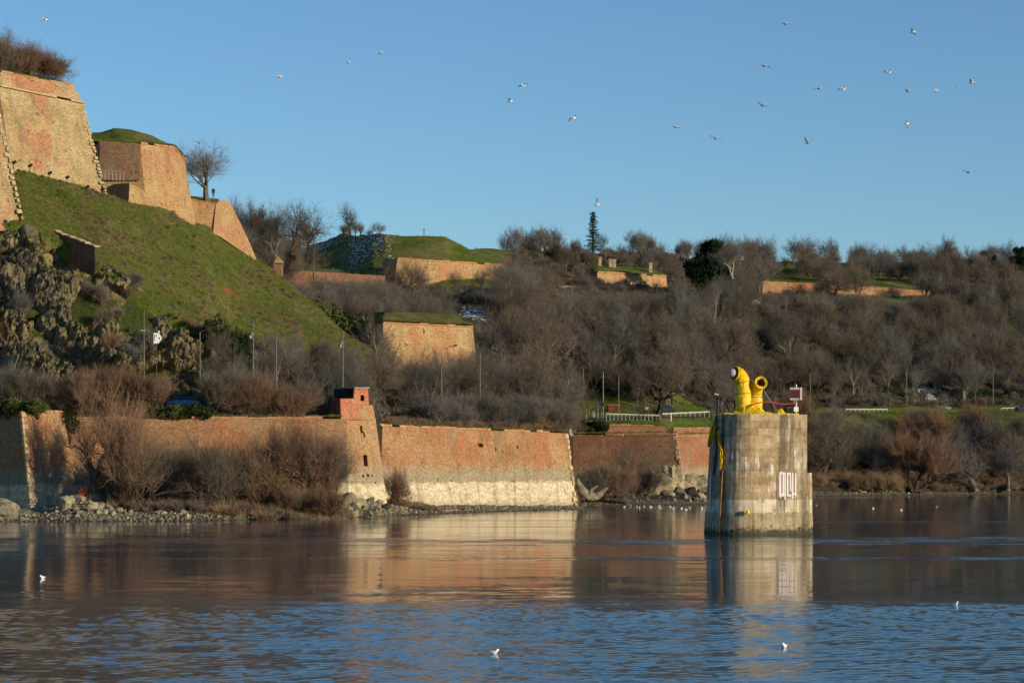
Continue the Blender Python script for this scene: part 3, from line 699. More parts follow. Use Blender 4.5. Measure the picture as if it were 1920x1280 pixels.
# peach ruined gatehouse
gh = wall('ruined_house', [(1016, 765, 432), (1055, 765, 432), (1068, 765, 436)], [(1017, 709, 432.5), (1055, 711, 432.5), (1067, 713, 436.5)], 5, [M['plaster'], M['tar']], 'small roofless peach plastered house behind bare trees by the road', 'house', seed=41,
          holes=((0, .12, .27, .45, .72, .5), (0, .45, .58, .45, .72, .5), (0, .78, .92, .18, .60, .5)))
coping(gh, [(1017, 709, 432.5), (1055, 711, 432.5)], M['coping_brick'], .25, .2, step=1.5)
# gabled hut
hut = thing('gabled_hut', 'tiny gabled hut with an orange pediment at the edge of the grass slope', 'hut', W(522, 522, 470))
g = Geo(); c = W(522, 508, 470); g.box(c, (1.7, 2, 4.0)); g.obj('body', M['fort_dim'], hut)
g = Geo(); a = W(513, 493, 468.6); b = W(531.5, 493, 468.6); t_ = W(520.5, 480, 468.6); dp = Vector((0, 3, 0)); g.add([a, b, t_, a + dp, b + dp, t_ + dp], [(0, 1, 2), (5, 4, 3), (0, 3, 4, 1), (1, 4, 5, 2), (2, 5, 3, 0)]); g.obj('roof', M['fort2'], hut)

# upper fortress
b0 = wall('fortress_bastion', [(-200, 412, 338), (-60, 412, 323), (44, 412, 329)], [(-260, 120, 343), (-110, 130, 329), (-6, 180, 335)], 9, M['fort'], 'nearest fortress bastion, a steep pale edge cut by the left picture border', 'bastion', seed=43)
quoins(b0, (44, 412, 329), (-6, 180, 335), (-60, 412, 323), 22, M['coping'], (.5, .66), .025)
b1 = wall('fortress_bastion', [(-120, 310, 350), (25, 322, 346), (201, 366, 356)], [(-140, 150, 354), (-2, 162, 350), (157, 195, 360)], 9, M['fort'], 'tall tan fortress bastion with red patch and bushes along its top', 'bastion', seed=47)
quoins(b1, (201, 366, 356), (157, 195, 360), (25, 322, 346), 26, M['coping'], (.55, .72), .03)
coping(b1, [(-140, 151, 354), (-2, 162, 350), (157, 195, 360)], M['coping'], .3, .32, 1.2, 'cordon', step=2.2)
wall('parapet', [(-140, 146, 354.4), (-2, 158.5, 350.4), (154, 190.5, 360.5)], [(-135, 122, 354.9), (2, 135, 350.9), (137, 159.5, 361)], 6, M['fort'], parent=b1, skirt=0, bump=.05)
coping(b1, [(2, 135, 350.9), (137, 159.5, 361)], M['coping_brick'], .2, .1, 1.0, step=2.0)
grass_cap('grass_bank', [(-10, 135, 352), (137, 159.5, 362)], [(-10, 122, 359), (118, 152, 367)], parent=b1, lump=.2)
b2 = wall('fortress_bastion', [(183, 350, 378.5), (277, 400, 377), (345, 415, 383), (369, 420, 388)], [(186, 265, 380.5), (263, 270, 379), (326, 278, 385), (346, 300, 390)], 9, M['fort2'], 'sunlit orange fortress bastion crowned by a grassy dome', 'bastion', seed=53)
coping(b2, [(263, 270, 379), (326, 278, 385), (346, 300, 390)], M['coping_brick'], .3, .15, step=1.4)
grass_cap('grass_dome', [(160, 262, 382), (188, 266, 381), (263, 270, 379.5), (326, 278, 385.5), (346, 301, 390.5)], [(150, 250, 400), (190, 248, 398), (215, 240, 394), (245, 243, 394), (285, 254, 394), (318, 272, 396)], parent=b2, lump=.9)
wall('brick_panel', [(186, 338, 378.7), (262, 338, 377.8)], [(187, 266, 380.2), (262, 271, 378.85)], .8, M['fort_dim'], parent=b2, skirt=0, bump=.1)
ap = wall('retaining_mound', [(205, 372, 377), (240, 382, 373), (285, 398, 376.5)], [(214, 345, 378), (243, 343, 375), (278, 362, 378.6)], 4, M['fort2'], 'low rounded orange stone retaining wall beside the sunlit bastion', seed=57, skirt=2)
b3 = wall('fortress_bastion', [(350, 420, 393), (400, 438, 394), (482, 490, 401)], [(352, 374, 396), (405, 383, 396.5), (427, 376, 403)], 7, M['fort2'], 'lowest sloping fortress bastion beneath the lone bare tree', 'bastion', seed=59)
coping(b3, [(352, 374, 396), (405, 383, 396.5)], M['coping_brick'], .25, .1, step=1.4)
grass_cap('grass_bank', [(345, 372, 396.5), (410, 382, 397)], [(345, 366, 404), (410, 373, 404)], parent=b3, lump=.15)
g = Geo(); ed = [(405, 383, 396.6), (412, 377, 398), (427, 375, 402), (437, 391, 402.6), (452, 420, 402.6), (468, 455, 402), (482, 488, 401.4)]
pts = [W(*q) for q in ed]; basep = [W(400, 438, 394.3), W(410, 442, 395), W(425, 452, 396.2), W(440, 462, 397.5), W(455, 472, 398.6), W(468, 481, 399.8), W(482, 490, 401)]
for a in (pts, basep): g.v += [tuple(q - Vector((0, .25, 0))) for q in a]
g.v += [tuple(q + Vector((-4, 3, 0))) for q in pts]
for i in range(6): g.f += [(7 + i, 8 + i, 1 + i, i), (i, 1 + i, 15 + i, 14 + i)]; g.m += [0, 0]
g.obj('sloping_end', M['fort2'], b3)
# low dark brick wall in the rocks
lw = wall('garden_wall', [(46, 428, 336), (110, 462, 329), (178, 498, 321.5)], [(50, 412, 336), (112, 438, 329), (178, 463, 321.5)], .9, M['low_brick'], 'broken dark brick wall stepping down across the top of the rocks', seed=63, skirt=1.5, bump=.12)
coping(lw, [(50, 412, 336), (112, 438, 329), (178, 463, 321.5)], M['coping'], .16, .12, .8, step=.8)

exec_parts = []
# ------------------------------------------------------------------ plants
def rdir(rng, d, ang):
    a = d.orthogonal().normalized(); b = d.cross(a); ph = rng.uniform(0, 6.283)
    return (d * math.cos(ang) + (a * math.cos(ph) + b * math.sin(ph)) * math.sin(ang)).normalized()
def grow(gt, gc, p, d, L, r, lvl, cfg, rng, split):
    n = cfg.get('seg', 5) if lvl < 2 else 3
    pts = [p.copy()]; dirs = []
    for i in range(n):
        d = (d + Vector((rng.gauss(0, 1), rng.gauss(0, 1), rng.gauss(0, 1))) * cfg['bend'] + Vector((0, 0, cfg['up'] * (1 if lvl else .3)))).normalized()
        p = p + d * L / n; pts.append(p.copy()); dirs.append(d.copy())
    end = cfg.get('taper', .4) if lvl else .55
    rad = [r * (1 - (1 - end) * i / n) for i in range(n + 1)]
    tgt = gt if lvl <= split else gc
    if lvl == 0: rad[0] *= 1.35
    tgt.tube(pts, rad, 6 if lvl == 0 else (4 if lvl == 1 else 3), caps=False)
    if lvl >= cfg['levels']:
        for k in range(cfg['twigs']):
            i = rng.randrange(n); q = pts[i].lerp(pts[i + 1], rng.random())
            dd = rdir(rng, dirs[i], R(rng.uniform(10, 55))); dd = (dd + Vector((0, 0, cfg.get('tw_up', .1)))).normalized()
            gc.sliver(q, dd, cfg['twig'] * rng.uniform(.5, 1.3), cfg.get('tw', .035), rng)
        return
    m = cfg['kids'][min(lvl, len(cfg['kids']) - 1)]
    for k in range(m):
        s = (cfg.get('first', .45) if lvl == 0 else .25) + (1 - (cfg.get('first', .45) if lvl == 0 else .25)) * (k + rng.random() * .8) / m
        s = min(s, .995); i = min(int(s * n), n - 1); q = pts[i].lerp(pts[i + 1], s * n - i)
        ang = R(rng.uniform(*cfg['ang'])); ll = L * cfg['ratio'] * rng.uniform(.75, 1.2) * (1.1 - .35 * s if lvl else 1)
        grow(gt, gc, q, rdir(rng, dirs[i], ang), ll, rad[i] * cfg.get('rr', .55), lvl + 1, cfg, rng, split)
    grow(gt, gc, pts[-1], dirs[-1], L * cfg['ratio'], rad[-1] * .85, lvl + 1, cfg, rng, split)

def tree_meshes(seed, cfg, stems=((0, 0, 0, 0),), mats=('bark_grey', 'twig_brown'), split=1):
    rng = random.Random(seed); gt, gc = Geo(), Geo()
    for (az, lean, dx, sc) in stems:
        s = sc or 1
        d = Vector((math.sin(R(lean)) * math.cos(R(az)), math.sin(R(lean)) * math.sin(R(az)), math.cos(R(lean))))
        grow(gt, gc, Vector((dx, 0, -.3)), d, cfg['trunk'] * s, cfg['r'] * s, 0, cfg, rng, split)
    zs = sorted(v[2] for v in gc.v); top = zs[int(len(zs) * .995)]
    k = 1.0 / top                                     # every prototype is one metre tall, scaled when placed
    for gg in (gt, gc): gg.v = [(a * k, b * k, c * k) for a, b, c in gg.v]
    return gt.mesh('trunk', M[mats[0]]), gc.mesh('crown', M[mats[1]])
BROAD = dict(levels=4, trunk=3.0, r=.27, bend=.17, up=.09, kids=(6, 5, 4, 3), ang=(25, 58), ratio=.74, twigs=6, twig=.8, tw=.016, rr=.47, first=.5)
UPR = dict(levels=4, trunk=4.2, r=.24, bend=.15, up=.13, kids=(7, 5, 3, 3), ang=(26, 62), ratio=.62, twigs=7, twig=.8, tw=.017, rr=.47, first=.4)
SLIM = dict(levels=3, trunk=6.0, r=.17, bend=.12, up=.12, kids=(12, 5, 3), ang=(28, 64), ratio=.44, twigs=10, twig=.8, tw=.018, rr=.45, first=.3)
BUSH = dict(levels=3, trunk=1.5, r=.06, bend=.17, up=.10, kids=(4, 4, 3), ang=(14, 46), ratio=.74, twigs=9, twig=.6, tw=.011, rr=.52, first=.35)
WILLOW = dict(levels=4, trunk=2.6, r=.26, bend=.15, up=.13, kids=(5, 5, 4, 3), ang=(18, 48), ratio=.76, twigs=9, twig=.9, tw=.014, rr=.48, first=.4)
GNARL = dict(levels=4, trunk=2.4, r=.36, bend=.26, up=.05, kids=(4, 4, 4, 3), ang=(35, 75), ratio=.80, twigs=6, twig=.8, tw=.016, first=.6, rr=.56)
bush_stems = lambda s, n=9, l=38: [(360 * i / n + random.Random(s * 9 + i).uniform(-15, 15), random.Random(s + i).uniform(6, l), 0, random.Random(s * 3 + i).uniform(.6, 1.1)) for i in range(n)]
PROTO = {
 'broad1': tree_meshes(1, BROAD, mats=('bark_grey', 'twig_brown')), 'broad2': tree_meshes(2, BROAD, mats=('bark_dark', 'twig_grey')),
 'broad3': tree_meshes(3, BROAD, ((40, 12, 0, 1), (200, 20, .2, .8)), ('bark_dark', 'twig_brown')),
 'up1': tree_meshes(4, UPR, mats=('bark_grey', 'twig_grey')), 'up2': tree_meshes(5, UPR, ((0, 8, 0, 1), (170, 14, .2, .85)), ('bark_grey', 'twig_brown')),
 'trunky': tree_meshes(26, dict(UPR, trunk=6.2, r=.21, first=.55, levels=3, kids=(9, 5, 3), twigs=10), ((0, 4, 0, 1), (150, 9, .5, .85)), ('bark_pale', 'twig_grey')), 'trunky2': tree_meshes(27, dict(BROAD, trunk=5.2, first=.6, ratio=.6), mats=('bark_dark', 'twig_brown')),
 'slim': tree_meshes(6, SLIM, mats=('bark_grey', 'twig_grey')), 'pale': tree_meshes(7, BROAD, ((10, 10, 0, 1), (190, 25, .2, .9)), ('bark_pale', 'twig_grey')),
 'palebranch': tree_meshes(17, GNARL, ((20, 14, 0, 1),), ('bark_pale', 'twig_grey')),
 'gnarl': tree_meshes(8, GNARL, ((0, 4, 0, 1),), ('bark_dark', 'twig_dark')),
 'willow': tree_meshes(9, WILLOW, ((180, 30, 0, .95), (60, 10, .3, 1), (0, 32, .6, .9)), ('bark_dark', 'twig_red')),
 'willow2': tree_meshes(10, WILLOW, ((150, 14, 0, 1), (10, 24, .5, .9), (300, 40, .5, .7)), ('bark_dark', 'twig_brown')),
 'bush1': tree_meshes(11, BUSH, bush_stems(1), ('twig_brown', 'twig_brown'), 0), 'bush2': tree_meshes(12, BUSH, bush_stems(2, 11, 50), ('twig_dark', 'twig_red'), 0),
 'bush3': tree_meshes(13, BUSH, bush_stems(3, 8, 30), ('twig_grey', 'twig_grey'), 0), 'bush4': tree_meshes(14, BUSH, bush_stems(4, 10, 55), ('twig_brown', 'twig_tan'), 0),
 'spread': tree_meshes(41, dict(GNARL, trunk=2.6, r=.42, kids=(3, 4, 4, 2), twigs=4, ang=(32, 66), rr=.66, bend=.24), ((0, 5, 0, 1),), ('driftwood_dark', 'driftwood_dark')),
 'shore': tree_meshes(21, dict(BROAD, trunk=4.0, r=.34, twigs=6, ang=(22, 55), ratio=.74, first=.38, rr=.62, bend=.2), ((0, 24, -1.9, 1), (60, 3, .5, .95), (-10, 48, .8, .7)), ('driftwood_dark', 'twig_red')),
 'fan': tree_meshes(15, dict(BUSH, trunk=2.6, r=.12), [(0, 20, 0, 1), (10, 38, .1, 1.1), (-10, 52, .2, 1.1), (5, 62, .2, .9), (180, 18, 0, .8), (90, 25, 0, .8)], ('bark_dark', 'twig_brown'), 0),
}
def plant(kind_, px, Y, h, label, cat='tree', group=None, rz=None, sx=1.0, name=None, z=None, rng=random.Random(77), tilt=0):
    nm = name or ('bare_shrub' if cat == 'shrub' else 'bare_tree')
    if z is None: z = gz(px, Y)
    r = thing(nm, label, cat, (X(px, Y), Y, z - .05 * h * 0), group)
    r.rotation_euler = (0, tilt, rng.uniform(0, 6.28) if rz is None else rz); r.scale = (h * sx, h * sx, h)
    tm, cm = PROTO[kind_]
    a = bpy.data.objects.new('trunk' if cat != 'shrub' else 'stems', tm); b = bpy.data.objects.new('crown', cm)
    for q in (a, b): C.objects.link(q); q.parent = r
    return r
def leafy(seed, n=1500, mats=('bark_dark', 'leaf'), lobes=9, leaf=.055):
    rng = random.Random(seed); gs, gl = Geo(), Geo()
    L = [(Vector((rng.uniform(-.45, .45), rng.uniform(-.4, .4), rng.uniform(.3, .8))), rng.uniform(.16, .30)) for _ in range(lobes)]
    for c, r in L:
        gs.tube([Vector((c.x * .25, c.y * .25, -.1)), Vector((c.x * .6, c.y * .6, c.z * .5)), c], [.02, .014, .006], 4, False)
    for i in range(n):
        c, r = L[i % lobes]; d = Vector((rng.gauss(0, 1), rng.gauss(0, 1), rng.gauss(0, 1))).normalized()
        p = c + d * r * rng.uniform(.55, 1.12); p.z = max(.02, p.z)
        a = Vector((rng.gauss(0, 1), rng.gauss(0, 1), rng.gauss(0, 1))).normalized(); b = a.orthogonal().normalized(); s = leaf * rng.uniform(.6, 1.3)
        gl.add([p - a * s, p + b * s * .5, p + a * s, p - b * s * .5], [(0, 1, 2, 3)])
    return gs.mesh('stems', M[mats[0]]), gl.mesh('foliage', M[mats[1]])
def spruce(seed):
    rng = random.Random(seed); gt, gc = Geo(), Geo(); gt.tube([(0, 0, -.03), (0, 0, .5), (.01, 0, 1)], [.03, .018, .003], 6, False)
    z = .10
    while z < .99:
        rr = (.17 * (1 - z) ** .7 + .03) * rng.uniform(.6, 1.25); n = rng.randint(4, 6); a0 = rng.uniform(0, 6.28)
        for k in range(n):
            a = a0 + 6.283 * k / n + rng.uniform(-.3, .3); d = Vector((math.cos(a), math.sin(a), rng.uniform(-.15, .35))); r = rr * rng.uniform(.6, 1.2); p = Vector((0, 0, z))
            gc.tube([p, p + d * r], [.004, .001], 3, False)
            for q in range(15):
                s = rng.uniform(.15, 1); gc.sliver(p + d * r * s, rdir(rng, d.normalized(), R(rng.uniform(25, 75))), .034 * rng.uniform(.6, 1.3), .013, rng)
        z += rng.uniform(.016, .034)
    return gt.mesh('trunk', M['bark_dark']), gc.mesh('crown', M['needle'])
def pine(seed, n=5600):
    rng = random.Random(seed); gt, gc = Geo(), Geo(); gt.tube([(0, 0, -.05), (.02, 0, .4), (0, 0, .85)], [.045, .03, .01], 6, False)
    L = []
    for k in range(30):
        z = rng.uniform(.16, .95); rad = .46 * math.sin(math.pi * min(1, (z + .12) / 1.2)) ** .7; a = rng.uniform(0, 6.28); q = Vector((math.cos(a) * rad * rng.uniform(.3, .9), math.sin(a) * rad * rng.uniform(.3, .9), z))
        L.append((q, rng.uniform(.10, .17))); gt.tube([Vector((0, 0, z - .1)), q], [.012, .005], 3, False)
    for i in range(n):
        c, r = L[i % 30]; d = Vector((rng.gauss(0, 1), rng.gauss(0, 1), rng.gauss(0, .7))).normalized()
        gc.sliver(c + d * r * rng.uniform(.3, 1), (d + Vector((0, 0, .3))).normalized(), .075, .04, rng)
    return gt.mesh('trunk', M['bark_dark']), gc.mesh('crown', M['needle'])
PROTO.update(leafy1=leafy(31), leafy2=leafy(32, 1700, lobes=12), leafyd=leafy(33, 1600, ('bark_dark', 'leaf_dark'), 11), ivy=leafy(34, 1700, ('bark_dark', 'leaf_dark'), 14, .045), spruce=spruce(3), pine=pine(4))
rng = random.Random(2024)
LOOK = dict(broad1='brown spreading', broad2='grey spreading', broad3='dark twin-trunked', up1='upright grey', up2='upright twin-stemmed', pale='pale-trunked', slim='slender grey', trunky='tall pale-stemmed', trunky2='dark high-crowned', gnarl='dark gnarled', willow='red-brown many-stemmed', bush1='rounded brown', bush2='dark-stemmed reddish', bush3='grey upright', bush4='tan spreading', leafyd='dark', leafy1='bright', leafy2='full', pine='dark')
def desc(kd, noun, px, pr, h, hr, where, Y=None, yr=None):
    """look, size and place inside its own wood"""
    a = ('short', 'middling', 'tall')[min(2, int(3 * (h - hr[0]) / (hr[1] - hr[0] + 1e-6)))]; n = 7 if pr[1] - pr[0] > 200 else 5
    b = (('far left end', 'left', 'mid-left', 'middle', 'mid-right', 'right', 'far right end') if n == 7 else ('left end', 'mid-left', 'middle', 'mid-right', 'right end'))[min(n - 1, max(0, int(n * (px - pr[0]) / (pr[1] - pr[0] + 1e-6))))]
    c = '' if yr is None else ('front row, ', 'middle row, ', 'back row, ')[min(2, max(0, int(3 * (Y - yr[0]) / (yr[1] - yr[0] + 1e-6))))]
    return f'{a} {LOOK[kd]} {noun}, {c}{b} {where}'
def base_py(px, py, lo, hi):
    """distance at which the ground is seen at photo row py"""
    best = None
    for Y in np.arange(lo, hi, 1.0):
        q = ground(px, Y); e = abs(HY - (q.z - CZ) * F / q.y - py)
        if best is None or e < best[0]: best = (e, Y)
    return best[1]

# --- trees and shrubs one can tell apart
def bpl(kind_, px, Y, h, label, **k): return plant(kind_, px, Y, h, label, z=bz(px, Y), **k)
bpl('shore', 192, 284.5, 14.2, 'big dark tree with a leaning trunk on the rocky shore at the left', rz=0, name='bare_tree', sx=.74)
bpl('fan', 232, 283, 9.0, 'dark shrub fanning out to the right beside the big left shore tree', cat='shrub', rz=.1)
bpl('shore', 566, 291, 11.6, 'dark forked bare tree on the shore left of the leaning tower', rz=3.0, sx=.7)
bpl('bush2', 744, 319, 5.0, 'wispy red-brown shrub against the sunlit wall just right of the tower', cat='shrub', rz=.2, sx=.75)
bpl('fan', 1176, 410, 10.6, 'leaning many-stemmed bare shrub in front of the dull red wall', cat='shrub', rz=.2)
for px, Y, h in ((1100, 400, 5.5), (1124, 402, 6.5), (1146, 404, 6), (1165, 407, 5), (1215, 411, 5)):
    kd = rng.choice(['bush1', 'bush3', 'bush2']); bpl(kd, px, Y, h, desc(kd, 'shrub', px, (1095, 1220), h, (5, 6.5), 'of the foot of the dull red wall'), cat='shrub', group='shrubs at the foot of the dull red wall')
for i in range(20):
    px = 285 + i * 17 + rng.uniform(-7, 7); Y = rng.uniform(285, 296); h = rng.uniform(4.5, 9) if px < 500 else rng.uniform(3.5, 4.6); kd = rng.choice(['bush1', 'bush2', 'bush2', 'bush4', 'bush1'])
    bpl(kd, px, Y, h, desc(kd, 'shrub', px, (285, 615), h, (3.5, 9), 'of the thicket along the long low wall'), cat='shrub', group='shrubs in the thicket along the long low wall', sx=rng.uniform(.8, 1.1))
for i, px in enumerate((508, 532, 550, 582, 602, 618)):
    kd = ('bush1', 'bush2', 'bush4', 'bush1', 'bush2', 'bush3')[i]; h = (7.6, 8.8, 7.2, 9.0, 8.6, 7.6)[i]; bpl(kd, px, 293 + i % 3, h, ('first', 'second', 'third', 'fourth', 'fifth', 'sixth')[i] + ' shrub from the left in the clump just left of the tower', cat='shrub', group='shrubs in the clump left of the tower', sx=.68)
for i in range(6):
    px = 215 + i * 13 + rng.uniform(-5, 5); kd = rng.choice(['bush2', 'bush4']); h = rng.uniform(3.5, 6)
    bpl(kd, px, rng.uniform(287, 293), h, desc(kd, 'shrub', px, (210, 285), h, (3.5, 6), 'behind the big left shore tree'), cat='shrub', group='shrubs behind the big left shore tree')
# fortress and skyline
plant('broad1', 388, 399, 9.6, 'lone spreading bare tree on the lowest fortress bastion against the sky', rz=3.6, z=ZZ(375, 399), sx=1.65)
for i, (px, h) in enumerate(((-30, 5), (2, 6.5), (30, 6.2), (55, 5.6), (82, 5), (104, 4.2))):
    plant(['bush2', 'bush1'][i % 2], px, 358.5 + i, h * .92, ('first', 'second', 'third', 'fourth', 'fifth', 'sixth')[i] + ' dark red-brown bush from the left on top of the tall tan bastion', 'shrub', 'bushes on top of the tall tan bastion', z=ZZ(142 + i * 2.2, 358.5 + i), sx=1.25)
plant('broad2', -12, 364, 8, 'bare tree poking out above the bushes at the top left corner', z=ZZ(150, 364), rz=1)
for px, py, h, kd, sx, lab in ((447, 486, 11, 'up1', 1, 'tall grey tree just behind the lowest bastion'), (468, 490, 12, 'broad2', .8, 'broad grey tree right of the lowest bastion'), (492, 488, 10, 'up2', 1, 'upright bare tree among the grey trees beside the lowest bastion'),
                       (516, 486, 9.5, 'pale', 1, 'pale-stemmed tree among the trees right of the lowest bastion'), (548, 482, 10.5, 'gnarl', .8, 'dark thick-limbed tree left of the shaded mound'), (575, 478, 8, 'broad2', 1, 'spreading thin tree beside the wooden pole')):
    plant(kd, px, rng.uniform(492, 515), h * 1.12, lab + ' on the skyline', z=ZZ(py, 500), sx=sx)
plant('gnarl', 658, 640, 9.4, 'lone tall thin tree standing on the shaded mound against the sky', rz=1.2, z=ZZ(443, 640), sx=.55)
for i in range(7):
    plant(rng.choice(['up1', 'slim', 'broad1']), 642 + i * 12 + rng.uniform(-5, 5), 640 + rng.uniform(-4, 8), rng.uniform(2.2, 5), 'low grey tree on the crest of the shaded mound', 'tree', 'low trees on the crest of the shaded mound', z=ZZ(443, 640), sx=1.3)
plant('spruce', 1112, 640, 11.5, 'narrow dark spruce rising above the ridge at mid-picture', 'tree', name='spruce_tree', z=ZZ(478, 640), sx=1.15)
plant('pine', 1327, 612, 13.6, 'round dark green pine on the hill right of the casemate', 'tree', name='pine_tree', z=ZZ(551, 612), sx=.86)
plant('pale', 1372, 598, 10, 'whitish bare tree beside the round dark pine', z=ZZ(520, 600), rz=.4)
for px, h, kd, lab in ((1415, 7.2, 'broad2', 'leftmost of the spreading bare trees on the right ridge'), (1508, 8.6, 'gnarl', 'round dark spreading tree on the right ridge above the pier'), (1563, 8, 'up1', 'upright grey tree on the ridge right of the round spreading tree'),
                       (1610, 6, 'broad1', 'small loose tree on the right ridge'), (1662, 7.5, 'gnarl', 'tree with a tufted dark crown on the right ridge'), (1716, 7.4, 'broad3', 'broad bare tree on the far right ridge'), (1778, 9, 'up2', 'tall pale upright tree on the far right ridge'),
                       (1880, 8.5, 'broad2', 'broad grey tree close to the right border of the ridge')):
    Y = 752; plant(kd, px, Y, h * 1.15, lab, z=gz(px, Y) - .3)
for px, h in ((1846, 6.5), (1868, 5.5), (1906, 8), (1922, 8.5)):
    plant('pine', px, 742, h, 'small dark conifer on the skyline at the far right', 'tree', 'conifers on the skyline at the far right', name='pine_tree', sx=.7)
for i in range(24):                                                 # crest thicket above the rampart
    px = 944 + i * 7.2; Y = rng.uniform(622, 650); h = rng.uniform(6.0, 8.8) if px < 1060 else rng.uniform(4, 6.5)
    kd = rng.choice(['up1', 'up2', 'broad1', 'slim']); plant(kd, px, Y, h, desc(kd, 'tree', px, (944, 1115), h, (4, 8.8), 'of the crest row left of the spruce'), 'tree', 'trees in the row on the crest left of the spruce', z=gz(px, Y) - .4, sx=.95)
for i in range(44):
    px = 1165 + i * 17.6 + rng.uniform(-8, 8); Y = rng.uniform(705, 752); h = rng.uniform(5, 9.6); kd = rng.choice(['up1', 'up2', 'broad2', 'broad1', 'slim', 'broad3'])
    plant(kd, px, Y, h, desc(kd, 'tree', px, (1165, 1940), h, (5, 9.6), 'of the wood along the right ridge'), 'tree', 'trees in the wood along the right ridge', sx=1.1)
# roadside and hill woods
plant('spread', 1231, 444, 13.0, 'dark thick-limbed spreading tree by the white guard rail', rz=.3, z=ZZ(787, 444), sx=1.05)
for (px, py, h, kd, lab) in ((757, 560, 9.5, 'broad3', 'dark bare tree standing before the orange rampart'), (705, 555, 8, 'gnarl', 'dark leaning tree at the left end of the orange rampart'), (790, 560, 7, 'broad2', 'grey tree in front of the orange rampart'),
                             (850, 556, 6.5, 'broad1', 'brown tree in front of the orange rampart middle'), (905, 555, 7, 'broad1', 'thicket tree at the dark right part of the orange rampart'), (1100, 560, 7, 'broad2', 'bare tree before the shaded gable of the casemate'), (1165, 566, 5.5, 'broad2', 'small grey tree before the casemate front')):
    plant(kd, px, 548 if px < 1000 else 606, h, lab, z=ZZ(py, 548 if px < 1000 else 606))
def wood(n, pr, yr, hr, kinds, label, group, cond=None, sx=1.0):
    k = 0; tries = 0; pl = []
    while k < n and tries < n * 40:
        tries += 1; px = rng.uniform(*pr); Y = rng.uniform(*yr(px)) if callable(yr) else rng.uniform(*yr)
        if cond and not cond(px, Y): continue
        x = X(px, Y)
        if any((x - a) ** 2 + (Y - b) ** 2 < 9 for a, b in pl): continue
        pl.append((x, Y)); kd = rng.choice(kinds); h = room(px, Y, rng.uniform(*hr))
        if h < 3: continue
        y0, y1 = yr(px) if callable(yr) else yr; plant(kd, px, Y, h, desc(kd, 'tree', px, pr, h, hr, label, Y, (y0, y1)), 'tree', group, sx=sx * rng.uniform(.9, 1.15)); k += 1
def room(px, Y, h):
    """tree height that leaves the walls and slopes behind in view, as the woods there do"""
    lim = -1
    if 725 < px < 945 and Y < 556: lim = max(lim, 549)
    if 525 < px < 725 and 430 < Y < 506: lim = max(lim, 520)
    if 1045 < px < 1265 and Y < 618: lim = max(lim, 545)
    if 1000 < px < 1075 and Y < 598: lim = max(lim, 548)
    if 1425 < px < 1650 and Y < 652: lim = max(lim, 546)
    if 1650 < px < 1800 and Y < 660: lim = max(lim, 552)
    if 712 < px < 895 and Y < 398: lim = max(lim, 632 + 20 * math.sin(px * .09))
    if 380 < px < 700 and Y < 386: lim = max(lim, float(np.interp(px, [380, 560, 700], [612, 622, 655])))
    if 850 < px < 928 and 400 < Y < 486: lim = max(lim, 600)
    if 590 < px < 748 and 506 < Y < 648: return 0
    if lim < 0: return h
    return min(h, ((HY - lim) * Y / F + CZ - gz(px, Y)) / 1.04)
K1 = ['broad1', 'broad2', 'broad3', 'up2', 'trunky2', 'pale', 'trunky']; K2 = ['broad1', 'broad2', 'broad3', 'up1', 'up2', 'trunky', 'trunky2', 'pale', 'trunky']
wood(24, (395, 700), lambda p: (np.interp(p, KP, KY[:, 3]) - 2, np.interp(p, KP, KY[:, 4]) + 8), (5.5, 8.5), K1, 'at the foot of the grass slope', 'trees at the foot of the grass slope')
wood(32, (700, 1075), (356, 397), (7.5, 11), K1, 'before the orange bastion', 'trees in front of the orange bastion by the road', lambda p, Y: Y > 348 + (p - 700) * .07 and not (990 < p < 1080 and Y > 385))
wood(30, (500, 1080), (418, 535), (7, 10.5), K2, 'between bastion and rampart', 'trees in the wood between bastion and rampart', lambda p, Y: p > 560 + (500 - Y) * .3)
wood(50, (1075, 1420), (486, 610), (8, 12), K2, 'of the wood below the casemate', 'trees in the wood below the casemate', lambda p, Y: not (p < 1275 and Y > 562) and not (1280 < p < 1372 and Y > 565))
wood(46, (1420, 1935), (590, 655), (8, 12.5), K2, 'of the right wood above the road', 'trees in the wood at the right above the road')
wood(16, (1540, 1935), (600, 650), (5, 8), ['slim', 'up1', 'pale'], 'in the right wood', 'slender trees in the wood at the right')
# right bank
for px, Y, h, kd, lab, rz in ((1712, 508, 12.5, 'willow', 'many-stemmed red-brown tree on the right bank', 0), (1830, 516, 10, 'palebranch', 'arched dark tree with pale upper limbs on the right bank', .2), (1890, 519, 11, 'pale', 'whitish branching tree at the right end of the bank', 1), (1640, 512, 8.5, 'pale', 'pale forked tree in the thicket right of the pier', 2),
                              (1545, 508, 13, 'broad3', 'dark-limbed tree leaning behind the right edge of the pier', 0.3), (1870, 540, 11, 'gnarl', 'dark crooked tree on the grass field at the right', .5)):
    plant(kd, px, Y, h, lab, z=max(gz(px, Y), .8), rz=rz)
for i in range(46):
    px = 1400 + i * 11.8 + rng.uniform(-7, 7); Y = rng.uniform(506, 540) + (px - 1530) * .05
    kd = rng.choice(['bush1', 'bush3', 'bush2', 'bush1']); h = rng.uniform(5, 9); plant(kd, px, Y, h, desc(kd, 'shrub', px, (1400, 1940), h, (5, 9), 'of the right bank thicket'), 'shrub', 'shrubs in the thicket on the right bank')
for i in range(20):
    px = 1520 + i * 9 + rng.uniform(-4, 4)
    h = rng.uniform(2.5, 4.2); plant('bush4', px, rng.uniform(501, 508), h, desc('bush4', 'clump', px, (1518, 1700), h, (2.5, 4.2), 'of the russet brush right of the pier'), 'shrub', 'russet clumps low on the bank right of the pier', z=1.2)
